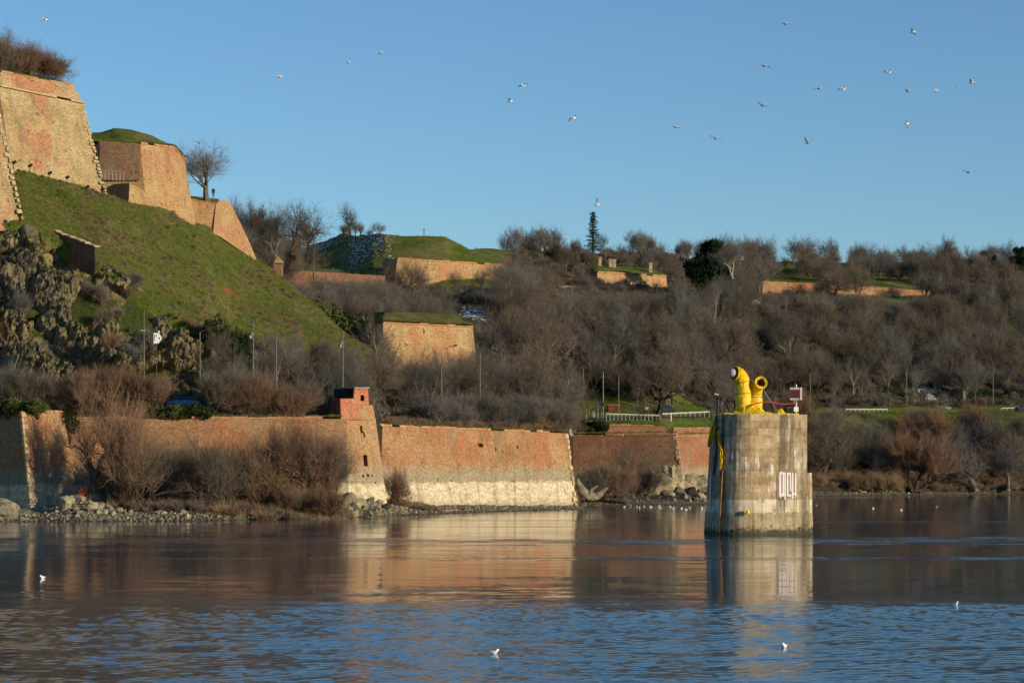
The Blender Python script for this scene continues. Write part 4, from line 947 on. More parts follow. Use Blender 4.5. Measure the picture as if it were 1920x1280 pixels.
# terrace shrubs over the sunlit wall, left terrace, evergreen clumps
for i in range(44):
    px = 790 + i * 6.6 + rng.uniform(-4, 4); ys, zs = section(px); Y = ys[0] + rng.uniform(1.5, 9)
    kd = rng.choice(['bush1', 'bush3', 'bush3', 'bush4']); h = rng.uniform(2.8, 5.0); plant(kd, px, Y, h, desc(kd, 'shrub', px, (786, 1080), h, (2.8, 5), 'on top of the sunlit wall'), 'shrub', 'shrubs on top of the sunlit river wall', sx=1.15)
for px, Y, h, kd in ((-5, 304, 6.5, 'bush3'), (20, 303, 6.2, 'bush1'), (48, 304, 5.4, 'bush3'), (75, 302, 5.8, 'bush1'), (100, 303, 5.2, 'bush3'), (128, 303, 4.9, 'bush1'), (150, 303, 5.4, 'bush2')):
    plant(kd, px, Y, h, desc(kd, 'shrub', px, (-10, 155), h, (4.8, 6.6), 'at the foot of the rocks'), 'shrub', 'shrubs at the foot of the rocks at the left')
for px, h in ((170, 5.6), (215, 6.0), (262, 5.0), (300, 4.5)):
    plant('willow', px, 302.5, h, desc('willow', 'tree', px, (168, 305), h, (4.5, 7), 'of the terrace before the rocks'), 'tree', 'red-brown trees on the terrace before the rocks')
for px in range(400, 575, 12):
    ys, zs = section(px); kd = rng.choice(['bush1', 'bush2', 'bush3']); h = rng.uniform(3.5, 6.0); plant(kd, px + rng.uniform(-4, 4), ys[0] + rng.uniform(1.5, 7), h, desc(kd, 'shrub', px, (398, 576), h, (3.5, 6), 'along the road left of the tower'), 'shrub', 'shrubs along the road left of the tower')
for i, px in enumerate((-8, 12, 32, 52, 72)):
    plant('leafy1', px, 292.5, 2.4, ('leftmost', 'second', 'middle', 'fourth', 'rightmost')[i] + ' green ivy clump on top of the left wall corner', 'shrub', 'ivy clumps on the left wall corner', name='ivy_clump', z=12.2, sx=1.5)
plant('ivy', 126, 297.3, 4.4, 'ivy hanging down the lit face of the left wall corner', 'shrub', name='ivy_clump', z=9.2, sx=.6)
for i, px in enumerate((250, 272, 294, 316, 338, 360, 380)):
    plant(rng.choice(['leafy1', 'leafy2']), px, 301.2, rng.uniform(2.0, 2.9), ('leftmost', 'second', 'third', 'middle', 'fifth', 'sixth', 'rightmost')[i] + ' green bush of the hedge before the blue car', 'shrub', 'evergreen bushes before the blue car', name='evergreen_bush', z=11.7, sx=1.5)
for px, Y, h in ((405, 322, 7), (420, 324, 8), (436, 326, 7), (412, 315, 5), (448, 330, 7)):
    plant('leafyd', px, Y, h, desc('leafyd', 'evergreen bush', px, (404, 449), h, (5, 8), 'in the gap right of the rocks'), 'shrub', 'dark evergreens right of the rocks', name='evergreen_bush', sx=.5)
for i in range(16):
    h = rng.uniform(4, 6.5); px = 575 + i * 9 + rng.uniform(-4, 4); Y = 408 + rng.uniform(0, 30); py = np.interp(px, [575, 720], [585, 640]) + rng.uniform(-8, 30)
    plant(rng.choice(['leafyd', 'leafy2', 'leafyd']), px, Y, h, desc('leafyd', 'evergreen bush', px, (571, 715), h, (4, 6.5), 'of the hollow behind the grass slope'), 'shrub', 'evergreens in the hollow behind the grass slope', name='evergreen_bush', z=ZZ(py, Y) - 3)
for px in (735, 752, 770):
    plant('leafy1', px, 334 + (px - 735) * .1, 1.2, 'bright green clump on the wall top right of the tower', 'shrub', 'green clumps on the wall top right of the tower', name='evergreen_bush', z=11.5, sx=2)
for px in (1085, 1100, 1118, 1128):
    plant(rng.choice(['leafy1', 'leafyd']), px, 429, 2.6, 'green bush at the left end of the upper brick parapet', 'shrub', 'green bushes left of the upper parapet', name='evergreen_bush', z=11.8, sx=1.3)
for px, Y, py in ((1095, 486, 745), (1108, 484, 738), (1122, 482, 742), (1660, 592, 745), (1685, 594, 750), (1820, 604, 745), (1850, 607, 748), (1885, 608, 752)):
    plant('leafyd', px, Y, 4.5, desc('leafyd', 'green bush', px, (1090, 1890), py, (738, 752), 'of the bank behind the road').split(' ', 1)[1], 'shrub', 'dark green bushes behind the road', name='evergreen_bush', z=ZZ(py + 12, Y), sx=1.2)

# --- stuff: brushwood, tufts
def scatter(name, meshes, pts, kindv='stuff'):
    for k, me in enumerate(meshes):
        sel = pts[k::len(meshes)]
        po = bpy.data.objects.new('brush_source', me)
        m2 = bpy.data.meshes.new(name); m2.from_pydata([p[0] for p in sel], [], [])
        a = m2.attributes.new('size', 'FLOAT', 'POINT'); a.data.foreach_set('value', [p[1] for p in sel])
        a = m2.attributes.new('turn', 'FLOAT', 'POINT'); a.data.foreach_set('value', [p[2] for p in sel])
        o = bpy.data.objects.new(name, m2); C.objects.link(o); kind(o, kindv)
        ng = bpy.data.node_groups.new(name, 'GeometryNodeTree')
        ng.interface.new_socket('Geometry', in_out='INPUT', socket_type='NodeSocketGeometry'); ng.interface.new_socket('Geometry', in_out='OUTPUT', socket_type='NodeSocketGeometry')
        gi, go = ng.nodes.new('NodeGroupInput'), ng.nodes.new('NodeGroupOutput'); iop = ng.nodes.new('GeometryNodeInstanceOnPoints'); oi = ng.nodes.new('GeometryNodeObjectInfo')
        oi.inputs['Object'].default_value = po
        at = ng.nodes.new('GeometryNodeInputNamedAttribute'); at.data_type = 'FLOAT'; at.inputs['Name'].default_value = 'size'
        at2 = ng.nodes.new('GeometryNodeInputNamedAttribute'); at2.data_type = 'FLOAT'; at2.inputs['Name'].default_value = 'turn'
        cx = ng.nodes.new('ShaderNodeCombineXYZ'); L = ng.links
        L.new(at2.outputs[0], cx.inputs[2]); L.new(gi.outputs[0], iop.inputs['Points']); L.new(oi.outputs['Geometry'], iop.inputs['Instance'])
        L.new(cx.outputs[0], iop.inputs['Rotation']); L.new(at.outputs[0], iop.inputs['Scale']); L.new(iop.outputs[0], go.inputs[0])
        md = o.modifiers.new('scatter', 'NODES'); md.node_group = ng
def brush_mesh(seed, mat, n=70, w=.022, spread=.5):
    r = random.Random(seed); g = Geo()
    for i in range(n):
        p = Vector((r.gauss(0, .18), r.gauss(0, .18), -.03)); d = Vector((r.gauss(0, spread), r.gauss(0, spread), 1)).normalized(); L = r.uniform(.45, 1.0); m = p + d * L * .55
        g.tube([p, m], [w * .4, w * .28], 3, False)
        for k in range(4): g.sliver(p.lerp(m, r.uniform(.5, 1)), rdir(r, d, R(r.uniform(8, 45))), L * r.uniform(.25, .55), w, r)
    return g.mesh('brushwood', M[mat])
def on_wood(px, Y):
    q = ground(px, Y); py = HY - (q.z - CZ) * F / q.y; ys, zs = section(px); v = float(np.interp(Y, ys, range(11)))
    return litter_at(px, py, Y, v) > .55, q, v
pts = []
tries = 0
while len(pts) < 6200 and tries < 60000:
    tries += 1; px = rng.uniform(380, 1960); ys, zs = section(px); Y = rng.uniform(ys[1], ys[9] + 5)
    ok, q, v = on_wood(px, Y)
    if 852 < px < 930 and 458 < Y < 490: continue
    if 600 < px < 748 and 560 < Y < 650: continue
    if not ok or (v < 2.1 and px < 1380): continue
    if px < 705 and Y < 405 and v > 4.1: continue
    pts.append((q - Vector((0, 0, .1)), rng.uniform(1.2, 3.4), rng.uniform(0, 6.28)))
scatter('undergrowth', [brush_mesh(1, 'twig_brown'), brush_mesh(2, 'twig_grey'), brush_mesh(3, 'twig_dark'), brush_mesh(4, 'twig_brown')], pts)
pts = []
for i in range(520):                                               # reddish weeds at the foot of the long wall and behind rocks
    px = rng.uniform(200, 655); Y = rng.uniform(281, 297); pts.append((bank(px, Y), rng.uniform(.8, 2.2), rng.uniform(0, 6)))
for i in range(120):
    px = rng.uniform(735, 830); Y = rng.uniform(317, 325); pts.append((bank(px, Y), rng.uniform(.5, 1.2) * np.interp(px, [735, 830], [1.6, .5]), rng.uniform(0, 6)))
for i in range(60):
    px = rng.uniform(1085, 1180); Y = rng.uniform(398, 416); pts.append((bank(px, Y), rng.uniform(.6, 1.6), rng.uniform(0, 6)))
for i in range(420):
    px = rng.uniform(1520, 1960); Y = rng.uniform(499, 512) + (px - 1530) * .055; pts.append((Vector((X(px, Y), Y, max(1, gz(px, Y)))), rng.uniform(.7, 2.2), rng.uniform(0, 6)))
for i in range(500):
    px = rng.uniform(730, 1075); ys, zs = section(px); Y = ys[0] + rng.uniform(.3, 7); pts.append((ground(px, Y), rng.uniform(.8, 2.0), rng.uniform(0, 6)))
for i in range(1700):                                               # rough clumps on the lower grass slope
    px = rng.uniform(150, 660); ys, zs = section(px); Y = ys[4] + (ys[5] - ys[4]) * rng.random() ** 2.3; q = ground(px, Y)
    if px < 300 and Y < ys[4] + 6: continue
    if mn.noise(Vector((q.x * .09, q.y * .09, 4))) < .05 and rng.random() < .85: continue
    pts.append((q, rng.uniform(.35, 1.1), rng.uniform(0, 6)))
scatter('dry_weeds', [brush_mesh(5, 'twig_tan', 60), brush_mesh(6, 'twig_red', 60), brush_mesh(7, 'twig_brown', 60)], pts)
def joined(kd):
    a, b = PROTO[kd]; g = Geo()
    for k, me in enumerate((a, b)): g.add([v.co for v in me.vertices], [tuple(f.vertices) for f in me.polygons], k)
    return g.mesh('wood', [a.materials[0], b.materials[0]])
pts = []; tries = 0
while len(pts) < 470 and tries < 20000:                            # the rest of the far wood, behind the trees one can tell apart
    tries += 1; px = rng.uniform(430, 1960); ys, zs = section(px)
    if px < 1075: Y = rng.uniform(430, ys[8] - 12) if px > 540 else rng.uniform(470, 620)
    elif rng.random() < .72: Y = rng.uniform(ys[3] + 14, ys[8] - 6)
    else: Y = rng.uniform(ys[8] + 14, ys[9] + 6)
    if 590 < px < 748 and 506 < Y < 648: continue
    if px < 620 and Y < 430: continue
    if px < 1000 and Y > 545 and px > 560: continue
    if 1035 < px < 1275 and 560 < Y < 645: continue
    if 1280 < px < 1372 and 565 < Y < 625: continue
    if 1425 < px < 1700 and 640 < Y < 690: continue
    if 850 < px < 930 and 455 < Y < 500: continue
    if 1705 < px < 1790 and Y < 612: continue
    far = Y > ys[8] + 10; h = rng.uniform(5, 8.5) if far else rng.uniform(6.5, 11)
    if px < 560: h = rng.uniform(6, 9.5)
    h = room(px, Y, h)
    if h < 3: continue
    pts.append((ground(px, Y) - Vector((0, 0, .2)), h, rng.uniform(0, 6.28)))
scatter('wood', [joined(k) for k in ('broad1', 'broad2', 'up1', 'broad3', 'trunky', 'trunky2')], pts)
def tuft_mesh(seed, mat, n=16):
    r = random.Random(seed); g = Geo()
    for i in range(n): g.sliver(Vector((r.gauss(0, .3), r.gauss(0, .3), -.05)), Vector((r.gauss(0, .4), r.gauss(0, .4), 1)).normalized(), r.uniform(.4, 1), .1, r)
    return g.mesh('tuft', M[mat])
pts = []
tries = 0
while len(pts) < 26000 and tries < 200000:
    tries += 1; px = rng.uniform(-20, 1940) if tries % 2 else rng.uniform(20, 705); ys, zs = section(px); Y = rng.uniform(ys[0], ys[9]) if tries % 2 else rng.uniform(ys[3], ys[5] + 2)
    ok, q, v = on_wood(px, Y)
    if ok or (px < 394 and v < 4.0): continue
    if px > 1380 and v < 1.9: continue
    pts.append((q, rng.uniform(.18, .5) * (1.4 if Y > 500 else 1), rng.uniform(0, 6.28)))
def rim(a, b, n, h=(.2, .5), dy=.4):
    a, b = W(*a), W(*b)
    for i in range(n): q = a.lerp(b, rng.random()) + Vector((0, dy + rng.uniform(-.2, .8), .3)); pts.append((q, rng.uniform(*h), rng.uniform(0, 6)))
cl = bpy.data.objects['rock_cliff'].data
for f in cl.polygons:
    if f.normal.z > .62 and rng.random() < .10: pts.append((f.center.copy(), rng.uniform(.12, .32), rng.uniform(0, 6)))
rim((706, 799, 327), (1065, 812, 360), 500); rim((110, 785, 298), (640, 785, 302.5), 400); rim((718, 604, 399), (886, 612, 409), 400, (.25, .6)); rim((745, 486, 555), (958, 499, 584), 300, (.3, .8))
rim((1143, 797, 431.5), (1246, 799, 431.5), 120); rim((1262, 801, 436.5), (1420, 801, 452.5), 160); rim((1050, 816, 426), (1268, 813, 420), 260); rim((1262, 816, 426), (1410, 815, 452), 160)
rim((1120, 511, 619), (1249, 519, 634), 160, (.3, .7)); rim((263, 268, 379), (326, 276, 385), 160); rim((326, 276, 385), (346, 298, 390), 80); rim((1430, 529, 652.5), (1640, 538, 668.5), 160, (.3, .8))
for i in range(700):
    a = rng.random(); b = rng.random(); q = W(188 + a * 140, 266 + a * 10, 399 - a * 14).lerp(W(190 + a * 132, 247 + a * 28 - 6 * math.sin(a * 3.1), 410 - a * 12), b); pts.append((q, rng.uniform(.25, .6), 0))
scatter('grass', [tuft_mesh(1, 'grass'), tuft_mesh(2, 'grass'), tuft_mesh(3, 'drygrass'), tuft_mesh(4, 'grass')], pts)

crev = [f.center.copy() for f in cl.polygons if f.normal.z > .3 and 18 < f.center.z < 38]
for i in range(16):
    q = crev[rng.randrange(len(crev))]; px = PX(q.x, q.y); h = rng.uniform(1.8, 3.4); kd = rng.choice(['bush3', 'bush1', 'bush2'])
    py = HY - (q.z - CZ) * F / q.y
    plant(kd, px, q.y - .2, h, desc(kd, 'shrub', px, (-10, 390), h, (1.8, 3.4), 'of the rock face, ' + ('high up' if py < 560 else 'half way up' if py < 640 else 'low down')), 'shrub', 'shrubs rooted in the rock face', name='evergreen_bush' if kd == 'leafyd' else None, z=q.z - .1)
# old snow
def snow(px0, px1, Y0, Y1, thr, seed, n=70):
    g = Geo(); idx = {}
    for i in range(n):
        for j in range(n):
            px = px0 + (px1 - px0) * i / n; Y = Y0 + (Y1 - Y0) * j / n
            e = 1 - max(abs(i / n - .5), abs(j / n - .5)) * 2
            if mn.fractal(Vector((X(px, Y) * 1.3, Y * 1.3, seed)), .7, 2, 4) + .9 * min(.5, e) < thr: continue
            c = []
            for a, b in ((0, 0), (1, 0), (1, 1), (0, 1)):
                k = (i + a, j + b)
                if k not in idx:
                    q = ground(px0 + (px1 - px0) * (i + a) / n, Y0 + (Y1 - Y0) * (j + b) / n); idx[k] = len(g.v); g.v.append((q.x, q.y, q.z + .12))
                c.append(idx[k])
            g.f.append(tuple(c)); g.m.append(0)
    if g.f: kind(g.obj('snow_patch', M['snow'], smooth=True), 'stuff')
snow(862, 922, 466, 478, .46, 1, 120); snow(1710, 1785, 588, 606, .26, 4, 110); snow(640, 738, 575, 636, .72, 7, 130); snow(556, 645, 630, 688, .68, 9, 120); snow(1398, 1430, 628, 640, .2, 12, 40); snow(1880, 1930, 690, 700, .2, 14, 40)
g = Geo(); c = W(893, 556, 500); g.blob(c, (3.0, 2.0, 2.0), 4, 16, 10, .08); tag(g.obj('shaded_hollow_dome', M['tar'], loc=c), 'dark dome for the shaded hollow just above the snow patch in the wood', 'roof')  # dome added for a ground hollow, its shade painted near-black
# ------------------------------------------------------------------ concrete pier in the river
PC = Vector((23.4, 227.0)); PTOP = 11.12
def bez(a, b, c, d, t): return a * (1 - t) ** 3 + b * 3 * t * (1 - t) ** 2 + c * 3 * t * t * (1 - t) + d * t ** 3
A_, B_ = Vector((22.5, 221.7)), Vector((27.42, 223.1)); L_ = Vector((19.0, 226.4)); tdir = (A_ - B_).normalized()
foot = [Vector((26.7, 234)), Vector((27.2, 228)), B_] + [B_.lerp(A_, k / 5) for k in range(1, 6)] + [bez(A_, A_ + tdir * 2.3, L_ - Vector((0, 2.9)), L_, k / 14) for k in range(1, 15)] + [Vector((19.05, 229)), Vector((19.4, 234))]
IB, IEND = 1, len(foot) - 2
def fpt(p, z, out=0.0):
    t = (PTOP - z) / PTOP; x = p.x + (p.x - PC.x) * ((.155 * min(1, (PC.x - p.x) / 2.5)) if p.x < PC.x - .9 else 0) * t; y = p.y - .16 * t
    if p.x > 26 and z < 5.72: x += .48; y += .137 if p.y < 225 else 0
    d = Vector((x - PC.x, y - PC.y)).normalized()
    return Vector((x + d.x * out, y + d.y * out, z))
pier = thing('river_pier', 'tall stained concrete bridge pier standing alone in the river', 'pier', (PC.x, PC.y, 0))
def loft(levels, out, name, mat):
    g = Geo(); n = len(foot)
    for z, o in levels:
        for p in foot: g.v.append(tuple(fpt(p, z, o)))
    for k in range(len(levels) - 1):
        for i in range(n):
            j = (i + 1) % n; g.f.append((k * n + i, k * n + j, (k + 1) * n + j, (k + 1) * n + i)); g.m.append(0)
    g.f.append(tuple(range((len(levels) - 1) * n, len(levels) * n))); g.m.append(0)
    return g.obj(name, mat, pier)
loft([(-2.5, -.035), (5.70, -.035), (5.725, -.035), (PTOP - .02, -.035)], 0, 'core', M['pier'])
loft([(-2.5, .10), (1.93, .07), (1.99, .03)], 0, 'plinth', M['pier'])
vis = foot[IB:IEND + 1]; seg = [0.0]
for a, b in zip(vis[:-1], vis[1:]): seg.append(seg[-1] + (b - a).length)
tot = seg[-1]; segA = np.array(seg); vx, vy = np.array([p.x for p in vis]), np.array([p.y for p in vis])
def at_s(s): return Vector((float(np.interp(s, segA, vx)), float(np.interp(s, segA, vy))))
sA = seg[1 + 5 - IB + 1] if False else None
prng = random.Random(5); zc = 2.0; row = 0
while zc < PTOP - .1:
    hgt = min(.652, PTOP - zc); s = 0.0; z0, z1 = zc + .011, zc + hgt - .011
    cut = [0.0]; s = prng.uniform(.5, 1.2)
    while s < tot - .6: cut.append(s); s += prng.uniform(.95, 1.5)
    cut.append(tot)
    for s0, s1 in zip(cut[:-1], cut[1:]):
        ss = [s0 + .006] + [q for q in seg if s0 + .05 < q < s1 - .05] + [s1 - .006]; pr = prng.uniform(0, .016); g = Geo(); P_ = [at_s(q) for q in ss]; n = len(P_)
        for z, o in ((z0, pr), (z1, pr), (z1, -.2), (z0, -.2)):
            if 5.5 < z1 and z0 < 5.72 < z1 and z < 5.72: z = max(z, 5.725) if P_[0].x > 26.4 else z
            g.v += [tuple(fpt(p, z + (prng.uniform(-.012, .012) if o > -.1 else 0), o)) for p in P_]
        for k in range(4):
            for i in range(n - 1): g.f.append((k * n + i, k * n + i + 1, ((k + 1) % 4) * n + i + 1, ((k + 1) % 4) * n + i)); g.m.append(0)
        g.f += [(0, n, 2 * n, 3 * n), (n - 1, 4 * n - 1, 3 * n - 1, 2 * n - 1)]; g.m += [0, 0]
        g.obj('stone_block', M['pier'], pier)
    zc += hgt; row += 1
def face(px, py, out=.03):
    """a point on the flat sunlit face at a photo position"""
    k = (B_.y - A_.y) / (B_.x - A_.x); z = ZZ(py, 222.4); off = -.16 * (PTOP - z) / PTOP
    Y = (A_.y + off - k * A_.x) / (1 - k * (px - 960) / F)                # where the sight line meets the face
    n = Vector((B_.y - A_.y, -(B_.x - A_.x), 0)).normalized()
    return Vector((X(px, Y), Y, ZZ(py, Y))) + n * out
def paint(rects, mat, name, out):
    g = Geo(); n = Vector((B_.y - A_.y, -(B_.x - A_.x), 0)).normalized(); pr_ = random.Random(8)
    for x0, y0, x1, y1 in rects:
        f = lambda x, y: face(1440 + x / 12.8, 860 + y / 12.8, out); c = [f(x0, y1), f(x1, y1), f(x1 + pr_.uniform(-4, 4), y0), f(x0 + pr_.uniform(-4, 4), y0)]
        g.add(c + [q - n * .02 for q in c], [(0, 1, 2, 3), (7, 6, 5, 4), (0, 4, 5, 1), (1, 5, 6, 2), (2, 6, 7, 3), (3, 7, 4, 0)])
    return g.obj(name, mat, pier)
paint([(222, 345, 268, 930), (268, 285, 640, 330), (300, 360, 345, 830), (385, 330, 392, 880), (485, 375, 522, 850), (550, 340, 566, 840), (604, 345, 645, 815), (455, 900, 560, 930)], M['graf_purple'], 'graffiti_backing', .035)
paint([(268, 312, 312, 900), (346, 322, 384, 900), (312, 312, 346, 362), (312, 830, 346, 890), (290, 900, 312, 938), (392, 320, 424, 975), (446, 330, 486, 890), (486, 330, 548, 374), (522, 374, 552, 742), (486, 852, 556, 898), (528, 742, 560, 772), (566, 335, 606, 950), (644, 345, 680, 885), (606, 812, 644, 862), (640, 886, 664, 940)], M['graf_white'], 'graffiti_lettering', .042)
def skin_at(px, z, out):
    best = min((abs(PX(fpt(at_s(s), z).x, fpt(at_s(s), z).y) - px), s) for s in np.linspace(6.5, tot, 160))
    return fpt(at_s(best[1]), z, out)
# steel guides, rail and ladder on the shaded nose
for pxa, pxb in ((1346, 1340), (1357.5, 1354)):
    g = Geo(); g.tube([skin_at(pxa, 11.3, .16), skin_at(pxa - 1, 8, .16), skin_at(pxb, 5.4, .16)], .075, 6); g.obj('guide_post', M['steel_black'], pier)
for z in (10.6, 9.9, 9.2, 8.4, 7.6):
    g = Geo(); g.tube([skin_at(1346, z, .18), skin_at(1357, z, .18)], .035, 5); g.obj('rung', M['steel_black'], pier)
g = Geo(); a, b = skin_at(1358, 6.0, .02), skin_at(1350.5, .15, .02); d = (b - a); n = Vector((a.x - PC.x, a.y - PC.y, 0)).normalized(); sd_ = n.cross(Vector((0, 0, 1)))
q = [a - sd_ * .045, a + sd_ * .045, b + sd_ * .045, b - sd_ * .045]; g.add(q + [v + n * .26 for v in q], [(0, 1, 5, 4), (1, 2, 6, 5), (2, 3, 7, 6), (3, 0, 4, 7), (4, 5, 6, 7)]); rail = g.obj('fender_rail', M['rust'], pier)
g = Geo()
for k in range(24): p = a.lerp(b, (k + .5) / 24); g.box(p + n * .29, (.12, .12, .08))
g.obj('fender_teeth', M['rust_dark'], pier)
g = Geo(); g.tube([skin_at(1334, 6, .06), skin_at(1332, 2.2, .06)], .07, 6); g.obj('drain_pipe', M['galv'], pier)
g = Geo(); c = face(1400, 959.5, .25); g.blob(c, (.2, .2, .24), 2, 10, 8, .12); tag(g.obj('buoy', M['yellow_paint'], loc=c), 'small yellow buoy lying on the ledge low on the pier', 'buoy')

def spline(pts, n):
    out = []
    P4 = [pts[0]] + list(pts) + [pts[-1]]
    for i in range(1, len(P4) - 2):
        for k in range(n):
            t = k / n; a, b, c, d = P4[i - 1], P4[i], P4[i + 1], P4[i + 2]
            out.append(.5 * ((2 * b) + (c - a) * t + (2 * a - 5 * b + 4 * c - d) * t * t + (3 * b - a - 3 * c + d) * t ** 3))
    return out + [pts[-1]]
def duct(name, label, pts, r0, r1, seed, wr):
    t = thing(name, label, 'duct', pts[0]); sp = spline([Vector(p) for p in pts], 10); rr = random.Random(seed); g = Geo(); n = len(sp)
    rad = [(r0 + (r1 - r0) * i / n) * (1 + wr * (i / n) * (1 if i % 2 else -1) + rr.uniform(-.02, .02)) for i in range(n)]
    g.tube(sp, rad, 22, caps=False); vv = [Vector(v) for v in g.v]
    g.v = [tuple(v + Vector((mn.noise(v * 2.5), mn.noise(v * 2.5 + Vector((9, 0, 0))), mn.noise(v * 3))) * .05) for v in vv]
    g.obj('hose_skin', M['tarp'], t, smooth=False)
    g = Geo(); e = sp[-1]; d = (sp[-1] - sp[-3]).normalized(); a = d.orthogonal().normalized(); b = d.cross(a)
    g.tube([e + (a * math.cos(q) + b * math.sin(q)) * r1 * 1.0 for q in np.linspace(0, 2 * math.pi, 25)], .045, 8, caps=False); g.obj('end_ring', M['tarp'], t)
    for k in (.32, .55):
        i = int(k * n); dd = (sp[i + 1] - sp[i]).normalized(); a = dd.orthogonal().normalized(); b = dd.cross(a); g = Geo()
        g.tube([sp[i] + (a * math.cos(q) + b * math.sin(q)) * rad[i] * 1.03 for q in np.linspace(0, 2 * math.pi, 25)], .022, 5, caps=False); g.obj('rope', M['steel_black'], t)
    return t, sp, d
pw = lambda px, py, Y=225.0: W(px, py, Y)
t, sp, d = duct('yellow_duct', 'taller yellow wrapped duct on the pier bending left with a lilac cap', [pw(1394, 782), pw(1394, 752), pw(1393.5, 730), pw(1391.5, 714), pw(1386, 703.5), pw(1377, 700, 224.7)], .74, .66, 3, .045)
g = Geo(); g.blob(sp[-1] + d * .22, (.38, .38, .40), 3, 14, 10, .05); g.obj('end_cap', M['cap_lilac'], t, smooth=True)
t, sp, d = duct('yellow_duct', 'shorter yellow wrapped duct on the pier with its open end facing the viewer', [pw(1419, 782, 226), pw(1417, 752, 226), pw(1416.5, 736, 226), pw(1420, 724, 225.4), pw(1427, 717, 224.3)], .66, .56, 5, .03)
g = Geo(); g.tube([sp[-1] - d * .02, sp[-1] - d * .45, sp[-1] - d * .9], [.40, .34, .28], 16, caps=False); o_ = [v for v in g.v]
g.f.append(tuple(range(32, 48))); g.m.append(0); g.obj('dark_mouth', M['tarp_in'], t)
g = Geo(); a = d.orthogonal().normalized(); b = d.cross(a); rr = random.Random(3); N = 26
for k in range(N):
    q = 2 * math.pi * k / N; o = a * math.cos(q) + b * math.sin(q); g.v += [tuple(sp[-1] + o * .56 + d * .02), tuple(sp[-1] + o * rr.uniform(.28, .46) - d * rr.uniform(0, .15))]
for k in range(N): j = (k + 1) % N; g.f.append((2 * k, 2 * j, 2 * j + 1, 2 * k + 1)); g.m.append(0)
g.obj('torn_lining', M['tarp'], t)
# crumpled tarp over the pier top
g = Geo(); nx, ny = 76, 30
for i in range(nx + 1):
    for j in range(ny + 1):
        px = 1336 + (1494 - 1336) * i / nx; Y = 221.7 + 7 * j / ny; x = X(px, 224.5); p = Vector((x, Y))
        z = PTOP + .04 + .12 * abs(mn.fractal(Vector((x * 1.6, Y * 1.6, 2)), .8, 2, 4))
        for (cx, cy, h, r) in ((X(1394, 225), 225, .95, 1.0), (X(1408, 225), 224.2, .75, .8), (X(1420, 226), 225.8, .4, .8), (X(1463, 224), 223.9, .6, .4), (X(1358, 225), 224.6, .15, .5), (X(1440, 224), 224, .1, .8), (X(1424, 224), 223.6, .4, .6)):
            dd = math.hypot(x - cx, (Y - cy)); z += h * max(0, 1 - dd / (r * 1.7)) ** 1.4 * (1 + .25 * mn.noise(Vector((x * 3, Y * 3, 0))))
        Yf = float(np.interp(x, [18.9, 19.2, 20, 21, 22.35, 27.4], [226.6, 225, 223.5, 222.5, 221.75, 223.15]))
        if Y < Yf - .05: Y = Yf - .08; z -= .10 + .22 * max(0, mn.noise(Vector((x * 1.3, 4, 0))))
        g.v.append((x, Y, z))
for i in range(nx):
    for j in range(ny): a = i * (ny + 1) + j; g.f.append((a, a + ny + 1, a + ny + 2, a + 1)); g.m.append(0)
tag(g.obj('tarp', M['tarp']), 'crumpled yellow tarp heaped over the top of the pier', 'tarp')
def cloth(path, wid, label, seed, mat=M['tarp']):
    g = Geo(); m_ = 9; n = len(path)
    for i, (p, w_) in enumerate(zip(path, wid)):
        for j in range(m_): s = j / (m_ - 1) - .5; g.v.append((p.x + s * w_, p.y + .16 * math.sin(s * 14 + seed + i * .4), p.z + .10 * mn.noise(Vector((i, j, seed)))))
    for i in range(n - 1):
        for j in range(m_ - 1): a = i * m_ + j; g.f.append((a, a + 1, a + m_ + 1, a + m_)); g.m.append(0)
    o = g.obj('tarp', mat, loc=path[0]); sm = o.modifiers.new('thick', 'SOLIDIFY'); sm.thickness = .03; return tag(o, label, 'tarp')
cloth(spline([pw(1346, 778, 224.9), pw(1341, 795, 224.8), pw(1335, 815, 224.7), pw(1328, 838, 224.7)], 4), np.linspace(.85, .3, 13) * np.array([1.15] * 9 + [1.2, 1.1, .9, .5]), 'yellow tarp flap hanging down the left edge of the pier', 1)
pa = [skin_at(1352, 9.6, .35), skin_at(1352.5, 8.6, .32), skin_at(1356, 7.7, .33), skin_at(1356, 6.8, .33), skin_at(1354, 6.0, .3)]
cloth(spline(pa, 4), [.16, .2, .22, .2, .18, .2, .24, .28, .32, .34, .32, .3, .26, .22, .2, .18, .14], 'narrow rag of yellow tarp caught between the steel guides of the pier', 4)
# railing, hose, instruments
rl = thing('pier_railing', 'bent black steel railing along the top of the pier', 'railing', pw(1431, 778, 224))
def bar(pts, r, name, mat, par): g = Geo(); g.tube(pts, r, 6); g.obj(name, mat, par)
for pxb, pxt, pt, Y in ((1350, 1350, 744, 225.5), (1359, 1359, 753, 225.2), (1376, 1377, 752, 225.2), (1431, 1431, 756, 224.2), (1436, 1435.5, 757, 225.5), (1447.5, 1447, 755, 224.3), (1448, 1448, 760, 226), (1461.5, 1458, 757, 224.5), (1462, 1461, 760, 226), (1475, 1471, 760, 224.5), (1489, 1489, 757, 224.6)):
    bar([pw(pxb, 782, Y), pw(pxt, pt, Y)], .055, 'post', M['steel_black'], rl)
for pts in ([pw(1359, 753, 225.2), pw(1377, 752, 225.2)], [pw(1351, 743, 225.4), pw(1362, 758, 225.3), pw(1372, 779, 225.2)], [pw(1431, 756, 224.2), pw(1447, 755, 224.3), pw(1458, 757, 224.5), pw(1471, 760, 224.5), pw(1489, 757, 224.6)]): bar(pts, .05, 'handrail', M['steel_black'], rl)
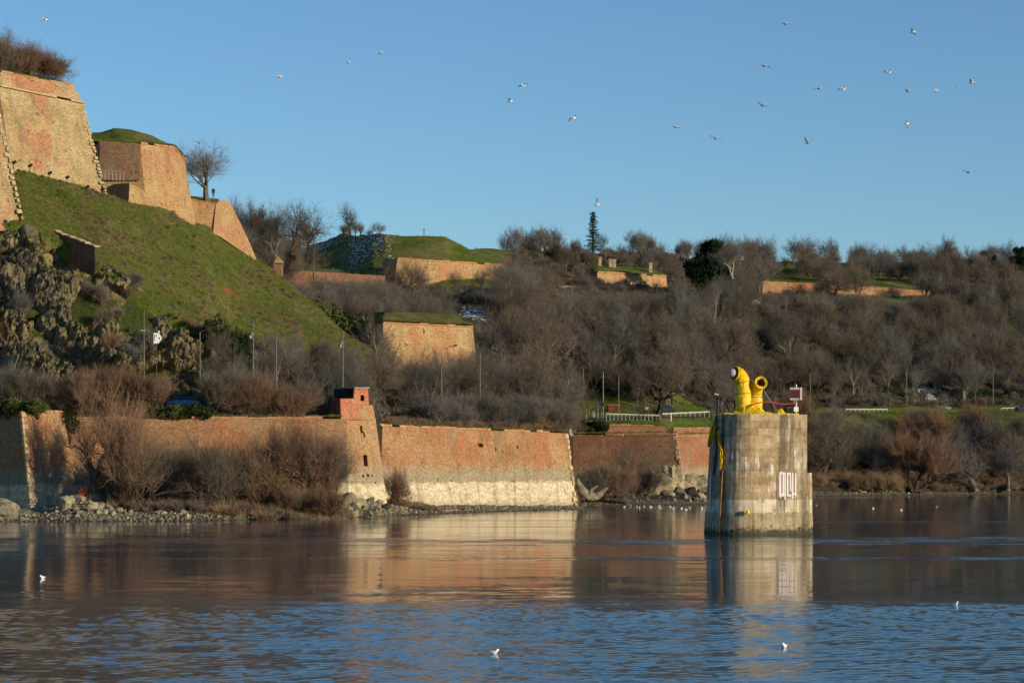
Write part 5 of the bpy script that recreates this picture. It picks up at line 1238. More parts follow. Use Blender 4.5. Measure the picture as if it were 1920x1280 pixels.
g = Geo(); g.tube(spline([pw(1406, 762, 223.9), pw(1415, 757, 223.8), pw(1428, 754, 223.8), pw(1442, 753.5, 223.8), pw(1458, 756, 223.9), pw(1466, 757.5, 223.9), pw(1480, 757, 224), pw(1496, 753.5, 224)], 6), .055, 7); tag(g.obj('red_hose', M['red_hose']), 'thin red hose lying along the pier railing', 'hose')
g = Geo(); g.tube([pw(1432, 732, 224.6), pw(1448, 756, 224.3), pw(1463, 780, 224)], .022, 5); tag(g.obj('stay_cable', M['galv']), 'pale stay cable slanting down from the open duct', 'cable')
lp = thing('work_lamp', 'small lamp on a thin black post at the left of the pier top', 'lamp', pw(1344, 779, 226)); bar([pw(1343.5, 784, 226), pw(1346, 741, 226)], .05, 'post', M['steel_black'], lp); bar([pw(1349, 784, 225.8), pw(1349, 742, 225.8)], .03, 'brace', M['galv'], lp)
g = Geo(); g.box(pw(1343.5, 739, 225.8), (.42, .3, .14), rot=Matrix.Rotation(.25, 3, 'Y')); g.obj('lamp_head', M['galv'], lp)
bd = thing('navigation_board', 'square dark red board with a grey frame on the right of the pier', 'sign', pw(1492, 779, 224.5))
c = pw(1491, 738, 224.5); g = Geo()
g.box(c + Vector((0, .08, 0)), (.96, .12, 1.16)); g.obj('frame', M['galv'], bd)
g = Geo(); g.box(c + Vector((-.02, .0, 0)), (.84, .06, .78)); g.obj('panel', M['board_red'], bd)
for k, m_ in enumerate(('white', 'stripe_red', 'white')):
    g = Geo(); g.box(c + Vector((.50 + k * .055, .05, 0)), (.05, .2, 1.16)); g.obj('edge_strip', M[m_], bd)
bar([pw(1493, 784, 224.8), pw(1493, 748, 224.8)], .06, 'post', M['white'], bd); bar([pw(1489, 784, 224.7), pw(1489, 748, 224.7)], .04, 'post', M['galv'], bd); bar([pw(1493, 727, 224.6), pw(1493, 720.5, 224.6)], .05, 'antenna', M['white'], bd)
g = Geo(); c = pw(1492.5, 767, 223.9); g.box(c, (.42, .4, .44)); g.obj('white_box', M['white'], bd)
g = Geo(); c = pw(1481, 767, 224.3); g.box(c, (.52, .4, .42)); g.obj('grey_box', M['lamp_grey'], bd)

# ------------------------------------------------------------------ gulls
def gull_mesh(pose, name):
    g = Geo(); g.tube([(0, -.22, 0), (0, -.15, .0), (0, -.05, -.01), (0, .06, -.015), (0, .14, .01), (0, .19, .03), (0, .225, .025)], [.015, .058, .09, .088, .062, .05, .02], 10, mi=0)
    g.tube([(0, .22, .025), (0, .27, .012)], [.012, .003], 5, mi=3)
    g.add([(-.02, -.18, .012), (.02, -.18, .012), (.06, -.31, .012), (-.06, -.31, .012), (-.02, -.18, -.004), (.02, -.18, -.004), (.06, -.31, 0), (-.06, -.31, 0)], [(0, 1, 2, 3), (7, 6, 5, 4), (0, 4, 5, 1), (1, 5, 6, 2), (2, 6, 7, 3), (3, 7, 4, 0)], 0)
    if pose == 'sit':
        g.v = [(x * 1.25, y, z * 1.25 + .07 + (.09 if y > .12 else 0)) for x, y, z in g.v]
        for s in (-1, 1): g.blob((s * .065, -.08, .10), (.035, .19, .055), 3, 8, 6, .05, 1)
        return g.mesh(name, [M['gull_white'], M['gull_grey'], M['gull_tip'], M['beak']], True)
    prof = {'level': (.02, .07, .09), 'arch': (.02, .10, -.10), 'up': (.02, .17, .30), 'flat': (.02, .03, .0)}[pose]
    for s in (-1, 1):
        st = [(.03, .09, -.09, prof[0]), (.26, .10, -.05, prof[1]), (.42, .05, -.06, (prof[1] + prof[2]) / 2), (.56, -.05, -.10, prof[2])]
        for k in range(3):
            a, b = st[k], st[k + 1]; th = .012
            v = [(s * a[0], a[1], a[3] + th), (s * b[0], b[1], b[3] + th), (s * b[0], b[2], b[3]), (s * a[0], a[2], a[3]), (s * a[0], a[1], a[3] - th), (s * b[0], b[1], b[3] - th), (s * b[0], b[2], b[3] - .004), (s * a[0], a[2], a[3] - .004)]
            g.add(v, [(0, 1, 2, 3)], 2 if k == 2 else 1); g.add(v, [(7, 6, 5, 4), (0, 4, 5, 1), (1, 5, 6, 2), (2, 6, 7, 3), (3, 7, 4, 0)], 2 if k == 2 else 0)
    return g.mesh(name, [M['gull_white'], M['gull_grey'], M['gull_tip'], M['beak']])
GM = {p: gull_mesh(p, 'gull') for p in ('level', 'arch', 'up', 'flat', 'sit')}
grng = random.Random(12)
def gull(p, pose, label, rz, roll=0, s=1.0, group='gulls flying over the river'):
    o = bpy.data.objects.new('gull', GM[pose]); C.objects.link(o); o.location = p; o.rotation_euler = (grng.uniform(-.15, .15) if pose != 'sit' else 0, roll, rz); o.scale = (s, s, s); tag(o, label, 'bird', group)
for px, py, pose, lab in ((84, 36, 'level', 'gull gliding highest at the upper left corner above the bushes'), (525, 144, 'arch', 'gull with wings bent down, left of the gliding pair high over the hill'), (653, 117, 'level', 'lower left gull of the high pair left of the picture middle'),
        (712, 99, 'flat', 'upper right gull of the high pair left of the picture middle'), (981, 160, 'flat', 'upper gull of the pair at the middle of the sky'), (957, 190, 'level', 'lower gull of the pair at the middle of the sky'), (1075, 221, 'arch', 'lone gull with drooping wings right of the middle pair'),
        (1267, 238, 'flat', 'tiny gull alone between the middle gulls and the right flock'), (1342, 260, 'level', 'gull low at the left side of the right flock'), (374, 268, 'level', 'gull right above the lone bare tree of the fortress'), (1120, 384, 'up', 'gull directly above the narrow spruce'),
        (1473, 45, 'flat', 'topmost gull over the pier'), (1433, 124, 'arch', 'upper gull with bent wings above the pier'), (1712, 60, 'flat', 'topmost gull at the right of the sky'), (1666, 135, 'arch', 'gull with bent wings above the cluster of four at the right'),
        (1536, 166, 'level', 'left gull of the close pair right of the pier'), (1580, 167, 'arch', 'right gull of the close pair, wings bent down'), (1703, 171, 'level', 'level gull in the right cluster beside one with arched wings'), (1755, 170, 'arch', 'arch-winged gull in the middle of the right cluster'),
        (1822, 155, 'up', 'tilted gull furthest right in the right cluster'), (1430, 198, 'level', 'gull below the bent-winged gull above the pier'), (1700, 232, 'arch', 'tilted gull alone below the right cluster'), (1515, 268, 'up', 'large bright gull low over the pier'), (1816, 323, 'level', 'lowest gull at the far right of the sky')):
    Y = grng.uniform(215, 260); gull(W(px, py, Y), pose, lab, grng.choice([1.2, 1.0, .7, -1.0, .4, 2.3]) + grng.uniform(-.2, .2), grng.uniform(-.35, .35), 1.22 * Y / 225)
gull(W(1792, 163, 420), 'arch', 'small dark distant bird in the right cluster', .6, .2, .7)
for px, py, lab in ((79, 1081, 'gull floating on the reflection of the left wall corner'), (927, 1222, 'nearest gull floating on blue water at lower middle'), (1470, 1210, 'gull floating below the pier reflection'), (1791, 1132, 'gull floating alone on the right of the blue water')):
    Y = 29250 / (py + 3 - 870); gull(Vector((X(px, Y), Y, .0)), 'sit', lab, grng.uniform(0, 6), 0, .72 if Y < 100 else .85, 'gulls floating on the river')
for px, py in ((1531, 947), (1637, 953), (1690, 956), (1756, 950)):
    Y = 29250 / (py - 870); gull(Vector((X(px, Y), Y, 0)), 'sit', 'far gull floating between the pier and the right bank', grng.uniform(0, 6), 0, .75, 'far gulls floating near the right bank')
for zx, zy in ((700, 660), (755, 664), (757, 688), (838, 672), (920, 686), (953, 698), (1012, 685), (1085, 684), (1100, 688), (1200, 688), (1222, 700), (1210, 680), (1340, 690), (1352, 688), (1385, 705), (1495, 708), (1550, 722), (1592, 697), (1755, 705), (1810, 690)):
    Y = 29250 / (850 + zy / 6.857 - 870); gull(Vector((X(1060 + zx / 6.857, Y), Y, 0)), 'sit', 'white gull in the flock resting by the muddy shore left of the pier', grng.uniform(0, 6), 0, .88, 'gull flock by the muddy shore')

# ------------------------------------------------------------------ street furniture
def lamp(px, py_top, Y, dx, dy, label, extra=None, gz_=None, head=True, mat='lamp_grey', group='street lamps along the road', name='street_lamp'):
    z0 = (gz(px, Y) if gz_ is None else gz_) - .3; top = W(px, py_top, Y); t = thing(name, label, 'street lamp', (top.x, Y, z0), group)
    g = Geo(); g.tube([(top.x, Y, z0), top], [.10, .06], 8); g.obj('pole', M[mat], t)
    if head:
        e = W(px + dx, py_top + dy, Y); g = Geo(); g.tube([top, top.lerp(e, .5), e], .045, 6); g.obj('arm', M['lamp_head'], t)
        g = Geo(); d = (e - top).normalized(); g.tube([e - d * .25, e + d * .05, e + d * .35, e + d * .55], [.06, .13, .14, .05], 8); g.obj('lamp_head', M['lamp_head'], t)
    if extra == 'boxes':
        for k, (a, b) in enumerate(((-.4, 0), (-.12, -.35), (-.35, -.7))): g = Geo(); g.box(top + Vector((a, -.15, -1.3 + b)), (.32, .3, .42), .3 * k); g.obj('loudspeaker', M['lamp_grey' if k else 'lamp_head'], t)
    if extra == 'bracket': g = Geo(); g.box(top + Vector((-.1, -.1, -2.6)), (.7, .1, .1)); g.obj('bracket', M['galv'], t)
    return t
lamp(270, 581, 304, -28, -7, 'street lamp in front of the rocks with its arm pointing left', 'bracket')
lamp(375, 622, 304.5, 31, -10, 'street lamp at the right end of the rocks beside the blue car, arm right')
lamp(475, 602, 305, -24, -9, 'tall street lamp with loudspeakers left of the tower, arm left', 'boxes')
lamp(518, 631, 306, 30, -8, 'street lamp with arm right standing between two taller lamps')
lamp(643, 620, 320, -28, -8, 'tallest street lamp right behind the tower, arm left', 'boxes')
lamp(635, 636, 340, 24, -4, 'second street lamp behind the tower with its arm to the right')
lamp(828, 655, 353, 23, -7, 'street lamp in front of the brick bastion, arm right'); lamp(900, 660, 361, 23, -5, 'street lamp at the right corner of the brick bastion')
lamp(990, 673, 400, 20, -5, 'small lamp among trees right of the brick bastion'); lamp(1011, 682, 408, 20, -6, 'small lamp just left of the peach ruined house')
lamp(1094, 690, 448, 0, 0, 'thin grey post left of the warning signs', head=False, name='post', group=None); lamp(1131, 697, 452, 0, 0, 'pale wooden post right of the warning signs', head=False, mat='coping', name='post', group=None)
lamp(1160, 703, 462, 0, 0, 'thin post rising behind the rusty container', head=False, name='post', group=None)
lamp(1410, 684, 552, 16, -6, 'far street lamp just left of the bent yellow duct, arm right'); lamp(1519, 700, 560, 0, 0, 'thin grey post right of the red board', head=False, name='post', group=None)
lamp(1700, 690, 583, 0, 0, 'thin pole left of the roadside snow', head=False, name='post', group=None); lamp(1862, 692, 598, 0, 0, 'thin pole at the far right of the road', head=False, name='post', group=None)
up = thing('utility_pole', 'dark wooden utility pole left of the shaded mound', 'pole', W(588, 522, 498)); g = Geo(); g.tube([W(588.5, 540, 498), W(588, 437, 498)], [.17, .11], 8); g.obj('pole', M['bark_grey'], up); g = Geo(); g.tube([W(585, 441, 498), W(591, 441, 498)], .05, 5); g.obj('crossarm', M['bark_grey'], up)
up = thing('utility_pole', 'tiny pole with crossarms on top of the sunlit mound', 'pole', W(795, 441, 600)); g = Geo(); g.tube([W(795, 446, 600), W(795, 428, 600)], .11, 6); g.obj('pole', M['bark_grey'], up); g = Geo(); g.tube([W(791.5, 432, 600), W(797, 431, 600)], .06, 5); g.obj('crossarm', M['bark_grey'], up)
# white arrow-shaped sign
sg = thing('arrow_sign', 'white pentagonal sign pointing right on a thin pole before the rocks', 'sign', W(294, 735, 304)); c = W(287.5, 634, 303.8)
g = Geo(); g.tube([W(294, 762, 304), W(293, 612, 304)], .05, 6); g.obj('pole', M['lamp_grey'], sg)
P5 = [W(288, 624, 303.8), W(297.5, 624, 303.8), W(304, 633.5, 303.8), W(297.5, 643.5, 303.8), W(288, 644, 303.8)]; g = Geo(); g.add([q for q in P5] + [q + Vector((0, .08, 0)) for q in P5], [(4, 3, 2, 1, 0), (5, 6, 7, 8, 9)] + [(i, (i + 1) % 5, 5 + (i + 1) % 5, 5 + i) for i in range(5)]); g.obj('panel', M['white'], sg)
g = Geo()
for a, b, w_, h_ in ((290.2, 633, .05, .75), (293.6, 629.5, .05, .28), (291.9, 627.6, .25, .05), (299, 633.8, .16, .22)): g.box(W(a, b, 303.78), (w_, .03, h_))
g.obj('sign_mark', M['sign_back'], sg); g = Geo(); g.box(W(297.8, 622, 303.8), (.2, .15, .25)); g.obj('lamp_bracket', M['white'], sg)
# road signs, billboard, container, rail
def sign(px, py, Y, shape, r, label, mat, foot=None):
    t = thing('road_sign', label, 'road sign', W(px, py + 30, Y)); c = W(px, py, Y); z0 = gz(px, Y); g = Geo(); g.tube([(c.x, Y + .06, z0 - .2), (c.x, Y + .06, c.z)], .045, 6); g.obj('post', M['galv'], t)
    g = Geo(); n = 3 if shape == 'tri' else 20; ring = [c + Vector((math.sin(2 * math.pi * k / n) * r, 0, math.cos(2 * math.pi * k / n) * r)) for k in range(n)]
    g.add(ring + [q + Vector((0, .04, 0)) for q in ring], [tuple(range(n - 1, -1, -1)), tuple(range(n, 2 * n))] + [(i, (i + 1) % n, n + (i + 1) % n, n + i) for i in range(n)]); g.obj('plate', M[mat], t)
sign(1121, 757, 446, 'tri', .55, 'triangular road sign left of the round one by the road', 'sign_back'); sign(1128.5, 758, 446.5, 'round', .42, 'round grey road sign beside the triangular sign', 'lamp_head'); sign(1100, 762, 447, 'round', .3, 'small round sign beside the thin post near the roadside panel', 'lamp_head'); sign(1214, 765, 466, 'round', .38, 'round bluish road sign left of the dark spreading tree', 'sign_blue')
bb = thing('info_panel', 'pale blue-grey panel with stripes beside the brush left of the road signs', 'sign', W(1071, 775, 436)); c = W(1071, 762, 436)
g = Geo(); g.box(c, (1.7, .12, 1.75)); g.obj('panel', M['sign_blue'], bb)
for k in range(4): g = Geo(); g.box(c + Vector((0, -.08, .6 - k * .4)), (1.5, .03, .09)); g.obj('stripe', M['lamp_grey'], bb)
for s in (-.7, .7): g = Geo(); g.tube([c + Vector((s, .1, -2.6)), c + Vector((s, .1, .8))], .05, 6); g.obj('leg', M['galv'], bb)
ct = thing('container', 'rusty brown skip container on the grass behind the guard rail', 'container', W(1150, 772, 468)); c = W(1150, 766, 468); g = Geo(); g.box(c, (2.3, 1.6, 1.35), .1, taper=1.08); g.obj('body', M['rust_dark'], ct)
g = Geo(); g.box(c + Vector((0, 0, .72)), (2.6, 1.85, .1), .1); g.obj('rim', M['rust'], ct)
for k in range(5): g = Geo(); g.box(c + Vector((-.9 + k * .45, -.86, 0)), (.08, .08, 1.25), .1); g.obj('rib', M['rust'], ct)
for px, dk in ((1113, 1),):
    t = thing('bollard', 'pale grey concrete block with a dark top left of the guard rail', 'bollard', W(px, 781, 447)); g = Geo(); g.box(W(px, 776, 447), (.65, .5, 1.15), taper=.85); g.obj('block', M['concrete_grey'], t); g = Geo(); g.box(W(px - .8, 768, 447), (.4, .35, .4), taper=.7); g.obj('cap', M['tar'], t)
def guard(p0, p1, n, label, yoff=0):
    a, b = W(*p0), W(*p1); t = thing('guard_rail', label, 'guard rail', a, None); u = (b - a).normalized(); nr = Vector((u.y, -u.x, 0)).normalized() * (1 if u.x > 0 else -1)
    for k in range(n + 1): p = a.lerp(b, k / n); g = Geo(); g.box(p + Vector((0, .12, -.45)), (.12, .12, 1.3)); g.obj('post', M['galv'], t)
    for dz, hh, mt in ((.12, .24, 'offwhite'), (-.3, .10, 'lamp_grey')):
        g = Geo(); q = [a + Vector((0, 0, dz)), b + Vector((0, 0, dz)), b + Vector((0, 0, dz + hh)), a + Vector((0, 0, dz + hh))]; w_ = Vector((0, .06, 0)); m2 = [(q[0] + q[3]) / 2 - w_, (q[1] + q[2]) / 2 - w_]
        g.add(q + [v + w_ for v in q] + m2, [(0, 1, 9, 8), (8, 9, 2, 3), (4, 7, 6, 5), (3, 2, 6, 7), (1, 0, 4, 5), (0, 8, 3, 7, 4), (1, 5, 6, 2, 9)]); g.obj('beam', M[mt], t)
guard((1137, 778, 441), (1238, 781, 443.5), 14, 'white guard rail between the road signs and the dark spreading tree'); guard((1240, 778, 452), (1330, 774, 462), 10, 'white guard rail running on from the tree to the pier'); guard((1586, 769, 560), (1664, 769, 568), 9, 'white guard rail on the road right of the pier'); guard((1878, 767, 590), (1960, 765, 596), 8, 'white guard rail at the right border beside the dark car')
t = thing('bollard', 'white marker post right of the dark spreading tree', 'bollard', W(1258, 789, 446)); g = Geo(); g.tube([W(1258, 792, 446), W(1258, 773, 446)], .09, 8); g.obj('post', M['white'], t)
# cars
def car(px, Y, z, rz, mat, label, name='parked_car'):
    t = thing(name, label, 'car', (X(px, Y), Y, z)); o = Vector((X(px, Y), Y, z)); Rm = Matrix.Rotation(rz, 3, 'Z')
    pr = [(-2.05, .3), (-2.1, .75), (-1.9, .92), (-1.15, 1.0), (-.55, 1.45), (.75, 1.47), (1.5, .98), (2.02, .86), (2.1, .6), (2.05, .3)]
    g = Geo(); n = len(pr)
    for yy, s in ((-.86, 1), (.86, 1)): g.v += [tuple(o + Rm @ Vector((x, yy * (.8 if zz > 1.2 else 1), zz))) for x, zz in pr]
    g.f += [tuple(range(n - 1, -1, -1)), tuple(range(n, 2 * n))] + [(i, (i + 1) % n, n + (i + 1) % n, n + i) for i in range(n)]; g.m += [0] * (n + 2); g.obj('body', M[mat], t)
    for yy in (-1, 1):
        for xs in ([(-.98, 1.03), (-.48, 1.38), (.08, 1.40), (.08, 1.03)], [(.16, 1.03), (.16, 1.40), (.68, 1.40), (1.28, 1.03)]):
            g = Geo(); q = [o + Rm @ Vector((x, yy * (.875 - (zz - 1.0) * .37), zz)) for x, zz in xs]; g.add(q + [v + Rm @ Vector((0, -yy * .02, 0)) for v in q], [(0, 1, 2, 3), (7, 6, 5, 4), (0, 4, 5, 1), (1, 5, 6, 2), (2, 6, 7, 3), (3, 7, 4, 0)]); g.obj('window', M['glass'], t)
    for a in (([(-1.13, 1.03), (-.6, 1.43)]), ([(1.44, 1.02), (.8, 1.44)])):
        g = Geo(); (x0, z0), (x1, z1) = a; s = .03 if x0 > 0 else -.03; q = [o + Rm @ Vector(v) for v in ((x0 + s, -.72, z0), (x0 + s, .72, z0), (x1 + s, .62, z1), (x1 + s, -.62, z1))]; g.add(q, [(0, 1, 2, 3)]); g.obj('windscreen', M['glass'], t)
    for x in (-1.3, 1.3):
        for yy in (-.8, .8): g = Geo(); cc = o + Rm @ Vector((x, yy, .32)); ax = Rm @ Vector((0, .11, 0)); g.tube([cc - ax, cc + ax], .32, 14); wh = g.obj('wheel', M['tyre'], t)
    for x, m_ in ((2.09, 'white'), (-2.1, 'stripe_red')):
        for yy in (-.6, .6): g = Geo(); g.box(o + Rm @ Vector((x, yy, .68)), (.05, .3, .14), rz); g.obj('headlight' if x > 0 else 'tail_light', M[m_], t)
car(344, 308.3, gz(344, 308.3) + .05, .1, 'car_blue', 'bright blue car half hidden behind the evergreen hedge'); car(1246, 462, gz(1246, 462) + .05, .2, 'car_dark', 'dark bluish car just right of the dark spreading tree'); car(1921, 592, gz(1921, 592) + .15, .1, 'car_dark', 'dark car cut by the right picture border'); car(533, 310.5, gz(533, 310.5) + .05, .1, 'car_blue', 'dark blue car seen through the shrubs left of the tower')
# floodlights on the fortress
for i, (px, py, Y, lab) in enumerate(((25, 306, 344, 'leftmost floodlight at the foot of the tall bastion beside the near bastion edge'), (55, 312, 346, 'second floodlight from the left below the tall bastion'), (92, 326, 348, 'third floodlight from the left below the tall bastion'), (125, 334, 350, 'third floodlight from the right below the tall bastion'), (162, 352, 352, 'second floodlight from the right below the tall bastion'), (191, 357, 353.5, 'rightmost floodlight at the pale corner of the tall bastion'), (36, 405, 326, 'floodlight on a bent arm below the near bastion'), (237, 357, 372.5, 'floodlight on the low orange stone mound'))):
    t = thing('floodlight', lab, 'floodlight', W(px, py + 8, Y), 'floodlights of the fortress'); g = Geo(); g.tube([W(px, py + 12, Y), W(px + 1, py, Y)], .06, 6); g.obj('post', M['steel_black'], t); g = Geo(); g.box(W(px + 1.5, py - 1.5, Y), (.62, .45, .34), rot=Matrix.Rotation(-.45, 3, 'Y')); g.obj('lamp_head', M['steel_black'], t)
fr = thing('railing', 'thin grey railing at the foot of the dim bastion face', 'railing', W(192, 333, 386))
for k in range(7): p = W(190 + k * 7, 319 + k * .6, 377 - k * .1); g = Geo(); g.tube([p - Vector((0, 0, 1.5)), p], .035, 5); g.obj('post', M['galv'], fr)
for dz in (0, -.5): g = Geo(); g.tube([W(190, 319, 377) + Vector((0, 0, dz)), W(232, 322.6, 376.4) + Vector((0, 0, dz))], .03, 5); g.obj('handrail', M['galv'], fr)
# person beside the lone tree
def person(p, h, label):
    me = bpy.data.meshes.new('person'); k = h / 1.75
    V = [(0, 0, .95), (0, 0, 1.15), (0, 0, 1.38), (0, 0, 1.5), (0, -.02, 1.62), (0, -.02, 1.73), (.1, 0, .88), (.11, 0, .48), (.11, .02, .08), (.11, -.12, .04), (-.1, 0, .88), (-.11, 0, .48), (-.11, .02, .08), (-.11, -.12, .04), (.19, 0, 1.4), (.24, 0, 1.12), (.24, -.06, .86), (.24, -.08, .78), (-.19, 0, 1.4), (-.24, 0, 1.12), (-.24, -.06, .86), (-.24, -.08, .78)]
    E = [(0, 1), (1, 2), (2, 3), (3, 4), (4, 5), (0, 6), (6, 7), (7, 8), (8, 9), (0, 10), (10, 11), (11, 12), (12, 13), (2, 14), (14, 15), (15, 16), (16, 17), (2, 18), (18, 19), (19, 20), (20, 21)]
    Rr = [.15, .15, .17, .07, .10, .09, .095, .075, .055, .04, .095, .075, .055, .04, .07, .055, .042, .035, .07, .055, .042, .035]
    me.from_pydata([(a * k, b * k, c * k) for a, b, c in V], E, []); o = bpy.data.objects.new('person', me); C.objects.link(o); o.modifiers.new('skin', 'SKIN')
    for i, r in enumerate(Rr): me.skin_vertices[0].data[i].radius = (r * k, r * k)
    me.skin_vertices[0].data[0].use_root = True; sb = o.modifiers.new('sub', 'SUBSURF'); sb.levels = sb.render_levels = 1
    m2 = bpy.data.meshes.new_from_object(o.evaluated_get(bpy.context.evaluated_depsgraph_get())); o.modifiers.clear(); o.data = m2; m2.materials.clear()
    for m_ in ('cloth_dark', 'skin', 'hair'): m2.materials.append(M[m_])
    for f in m2.polygons:
        c = f.center / k; f.material_index = (2 if (c.y > -.02 or c.z > 1.72) else 1) if c.z > 1.53 else (1 if c.z < .82 and abs(c.x) > .2 else 0); f.use_smooth = True
    o.location = p; tag(o, label, 'person'); return o
person(W(400, 371, 400.5), 1.75, 'person in dark clothes standing right of the lone fortress tree')

# ------------------------------------------------------------------ rocks, driftwood, pebbles
def bankY(px, py):
    ys, yw = np.interp(px, *SHORE), np.interp(px, *WB); best = min((abs(HY - (bz(px, Y) - CZ) * F / Y - py), Y) for Y in np.arange(ys - 3, yw + 6, .4)); return best[1]
def rock_mesh(seed, mat):
    r = random.Random(seed); g = Geo(); dirs = [Vector((r.gauss(0, 1), r.gauss(0, 1), r.gauss(0, 1))).normalized() for _ in range(12)]; ds = [r.uniform(.2, .44) for _ in dirs]
    g.blob((0, 0, 0), (.62, .55, .5), seed, 12, 8, .12); out = []
    for v in g.v:                                                     # cut by random planes: flat broken faces
        v = Vector(v)
        for d, q in zip(dirs, ds):
            e = v.dot(d)
            if e > q: v -= d * (e - q)
        out.append(tuple(v))
    g.v = out; return g.mesh('rock', M[mat])
RM = {m_: [rock_mesh(k * 3 + j, m_) for k in range(5)] for j, m_ in enumerate(('rock_pale', 'rock_grey', 'rock_dark'))}
TONE = {'rock_pale': 'pale', 'rock_grey': 'grey', 'rock_dark': 'dark'}
rk = random.Random(31)
SPAN = {'rocks of the pale heap by the left wall corner': (84, 241), 'rocks along the left waterline': (20, 480), 'riprap in front of the leaning tower': (468, 742), 'rocks beneath the pale rubble footing': (1216, 1336), 'stones on the muddy shore': (1088, 1226), 'stones on the right bank': (1535, 1916), 'stones at the foot of the sunlit wall': (735, 1081)}
ROWS = {}
def rock(px, py, s, mat, place, group, flat=None):
    Y = min(bankY(px, py), float(np.interp(px, *WB)) - .8 - .5 * s); o = bpy.data.objects.new('rock', rk.choice(RM[mat])); C.objects.link(o); s *= 1.22; sc = (s * rk.uniform(.8, 1.4), s * rk.uniform(.8, 1.3), s * (flat or rk.uniform(.6, 1.0)))
    o.location = (X(px, Y), Y, bz(px, Y) + sc[2] * .22); o.scale = sc; o.rotation_euler = (rk.uniform(-.5, .5), rk.uniform(-.5, .5), rk.uniform(0, 6.3))
    size = 'large' if s > 1.15 else ('middling' if s > .6 else 'small'); shp = 'flat' if sc[2] < .62 * s else ('tall' if sc[2] > .92 * s else 'blocky')
    lo, hi = SPAN[group]; side = ('left end', 'left part', 'middle', 'right part', 'right end')[min(4, max(0, int(5 * (px - lo) / (hi - lo))))]; tag(o, f'{size} {shp} {TONE[mat]} rock, {side} {place}', 'rock', group)
for px, py, s in ((112, 938, 2.0), (104, 948, 1.5), (118, 955, 1.9), (128, 944, 1.6), (140, 948, 1.7), (146, 932, 1.5), (152, 940, 1.3), (158, 947, 1.2), (135, 935, 1.3), (170, 948, 1.1), (176, 954, .9), (182, 942, 1.0), (188, 952, 1.2), (198, 945, 1.4), (206, 956, .9), (213, 948, .8), (222, 958, .9), (240, 952, 1.0), (232, 945, .8), (165, 958, .8), (184, 962, .7), (150, 962, .8), (196, 963, .6), (213, 965, .6), (85, 945, .8), (90, 958, .7)):
    rock(px, py, s, rk.choice(['rock_pale', 'rock_pale', 'rock_grey']), 'of the pale heap beside the left wall corner', 'rocks of the pale heap by the left wall corner')
g = Geo(); c = W(4, 962, 276); g.blob(c, (1.9, 1.6, 1.6), 6, 18, 12, .22, fr=2.2); tag(g.obj('boulder', M['rock_grey'], loc=c), 'big rounded grey boulder at the water in the lower left corner', 'rock')
g = Geo(); c = W(62, 966, 280); g.blob(c, (3.2, 1.6, .9), 9, 20, 10, .25, fr=2.5); tag(g.obj('boulder', M['rock_grey'], loc=c), 'long low grey boulder below the pale left wall corner', 'rock')
for k in range(44): rock(rk.uniform(20, 480), rk.uniform(955, 974), rk.uniform(.3, .75), rk.choice(['rock_grey', 'rock_pale', 'rock_dark']), 'of the left waterline', 'rocks along the left waterline')
for px, py, s, m_ in ((468, 938, 1.2, 'rock_pale'), (242, 940, 1.5, 'rock_grey'), (486, 958, 1.1, 'rock_dark'), (515, 946, 1.4, 'rock_grey'), (560, 950, 1.6, 'rock_grey'), (537, 955, 1.2, 'rock_pale'), (652, 945, 1.9, 'rock_grey'), (668, 950, 1.6, 'rock_pale'), (695, 944, 1.3, 'rock_dark'), (700, 952, 1.0, 'rock_grey'), (725, 955, 1.5, 'rock_dark'), (605, 962, 1.3, 'rock_pale'), (655, 968, 1.4, 'rock_dark'), (590, 945, 1.5, 'rock_dark')):
    rock(px, py, s, m_, 'of the riprap before the leaning tower', 'riprap in front of the leaning tower')
for k in range(88): rock(rk.triangular(470, 740, 640), rk.uniform(944, 972), rk.uniform(.45, 1.15), rk.choice(['rock_grey', 'rock_pale', 'rock_dark', 'rock_grey']), 'of the riprap before the leaning tower', 'riprap in front of the leaning tower')
for px, py, s, m_ in ((1272, 926, 2.3, 'rock_dark'), (1258, 930, 1.2, 'rock_pale'), (1283, 934, 1.4, 'rock_grey'), (1296, 928, 1.8, 'rock_dark'), (1310, 934, 1.8, 'rock_pale'), (1318, 926, 2.4, 'rock_grey'), (1328, 934, 1.7, 'rock_grey'), (1302, 938, 1.2, 'rock_dark'), (1245, 928, 1.3, 'rock_dark'), (1228, 926, 1.1, 'rock_grey'), (1217, 929, .8, 'rock_dark'), (1291, 940, .9, 'rock_pale'), (1321, 940, 1.0, 'rock_grey'), (1335, 930, 1.7, 'rock_pale'), (1264, 938, .7, 'rock_grey')):
    rock(px, py, s, m_, 'of the row beneath the pale rubble footing', 'rocks beneath the pale rubble footing')
for k in range(20): rock(rk.uniform(1088, 1225), rk.uniform(930, 942), rk.uniform(.25, .6), rk.choice(['rock_grey', 'rock_dark']), 'of the muddy shore before the dull red wall', 'stones on the muddy shore')
for k in range(14): rock(rk.uniform(1535, 1915), rk.uniform(920, 927), rk.uniform(.3, .7), rk.choice(['rock_grey', 'rock_pale']), 'of the gravel on the right bank', 'stones on the right bank')
for k in range(16): rock(rk.uniform(735, 1080), rk.uniform(948, 956), rk.uniform(.25, .6), rk.choice(['rock_grey', 'rock_dark']), 'of the foot of the sunlit river wall', 'stones at the foot of the sunlit wall')
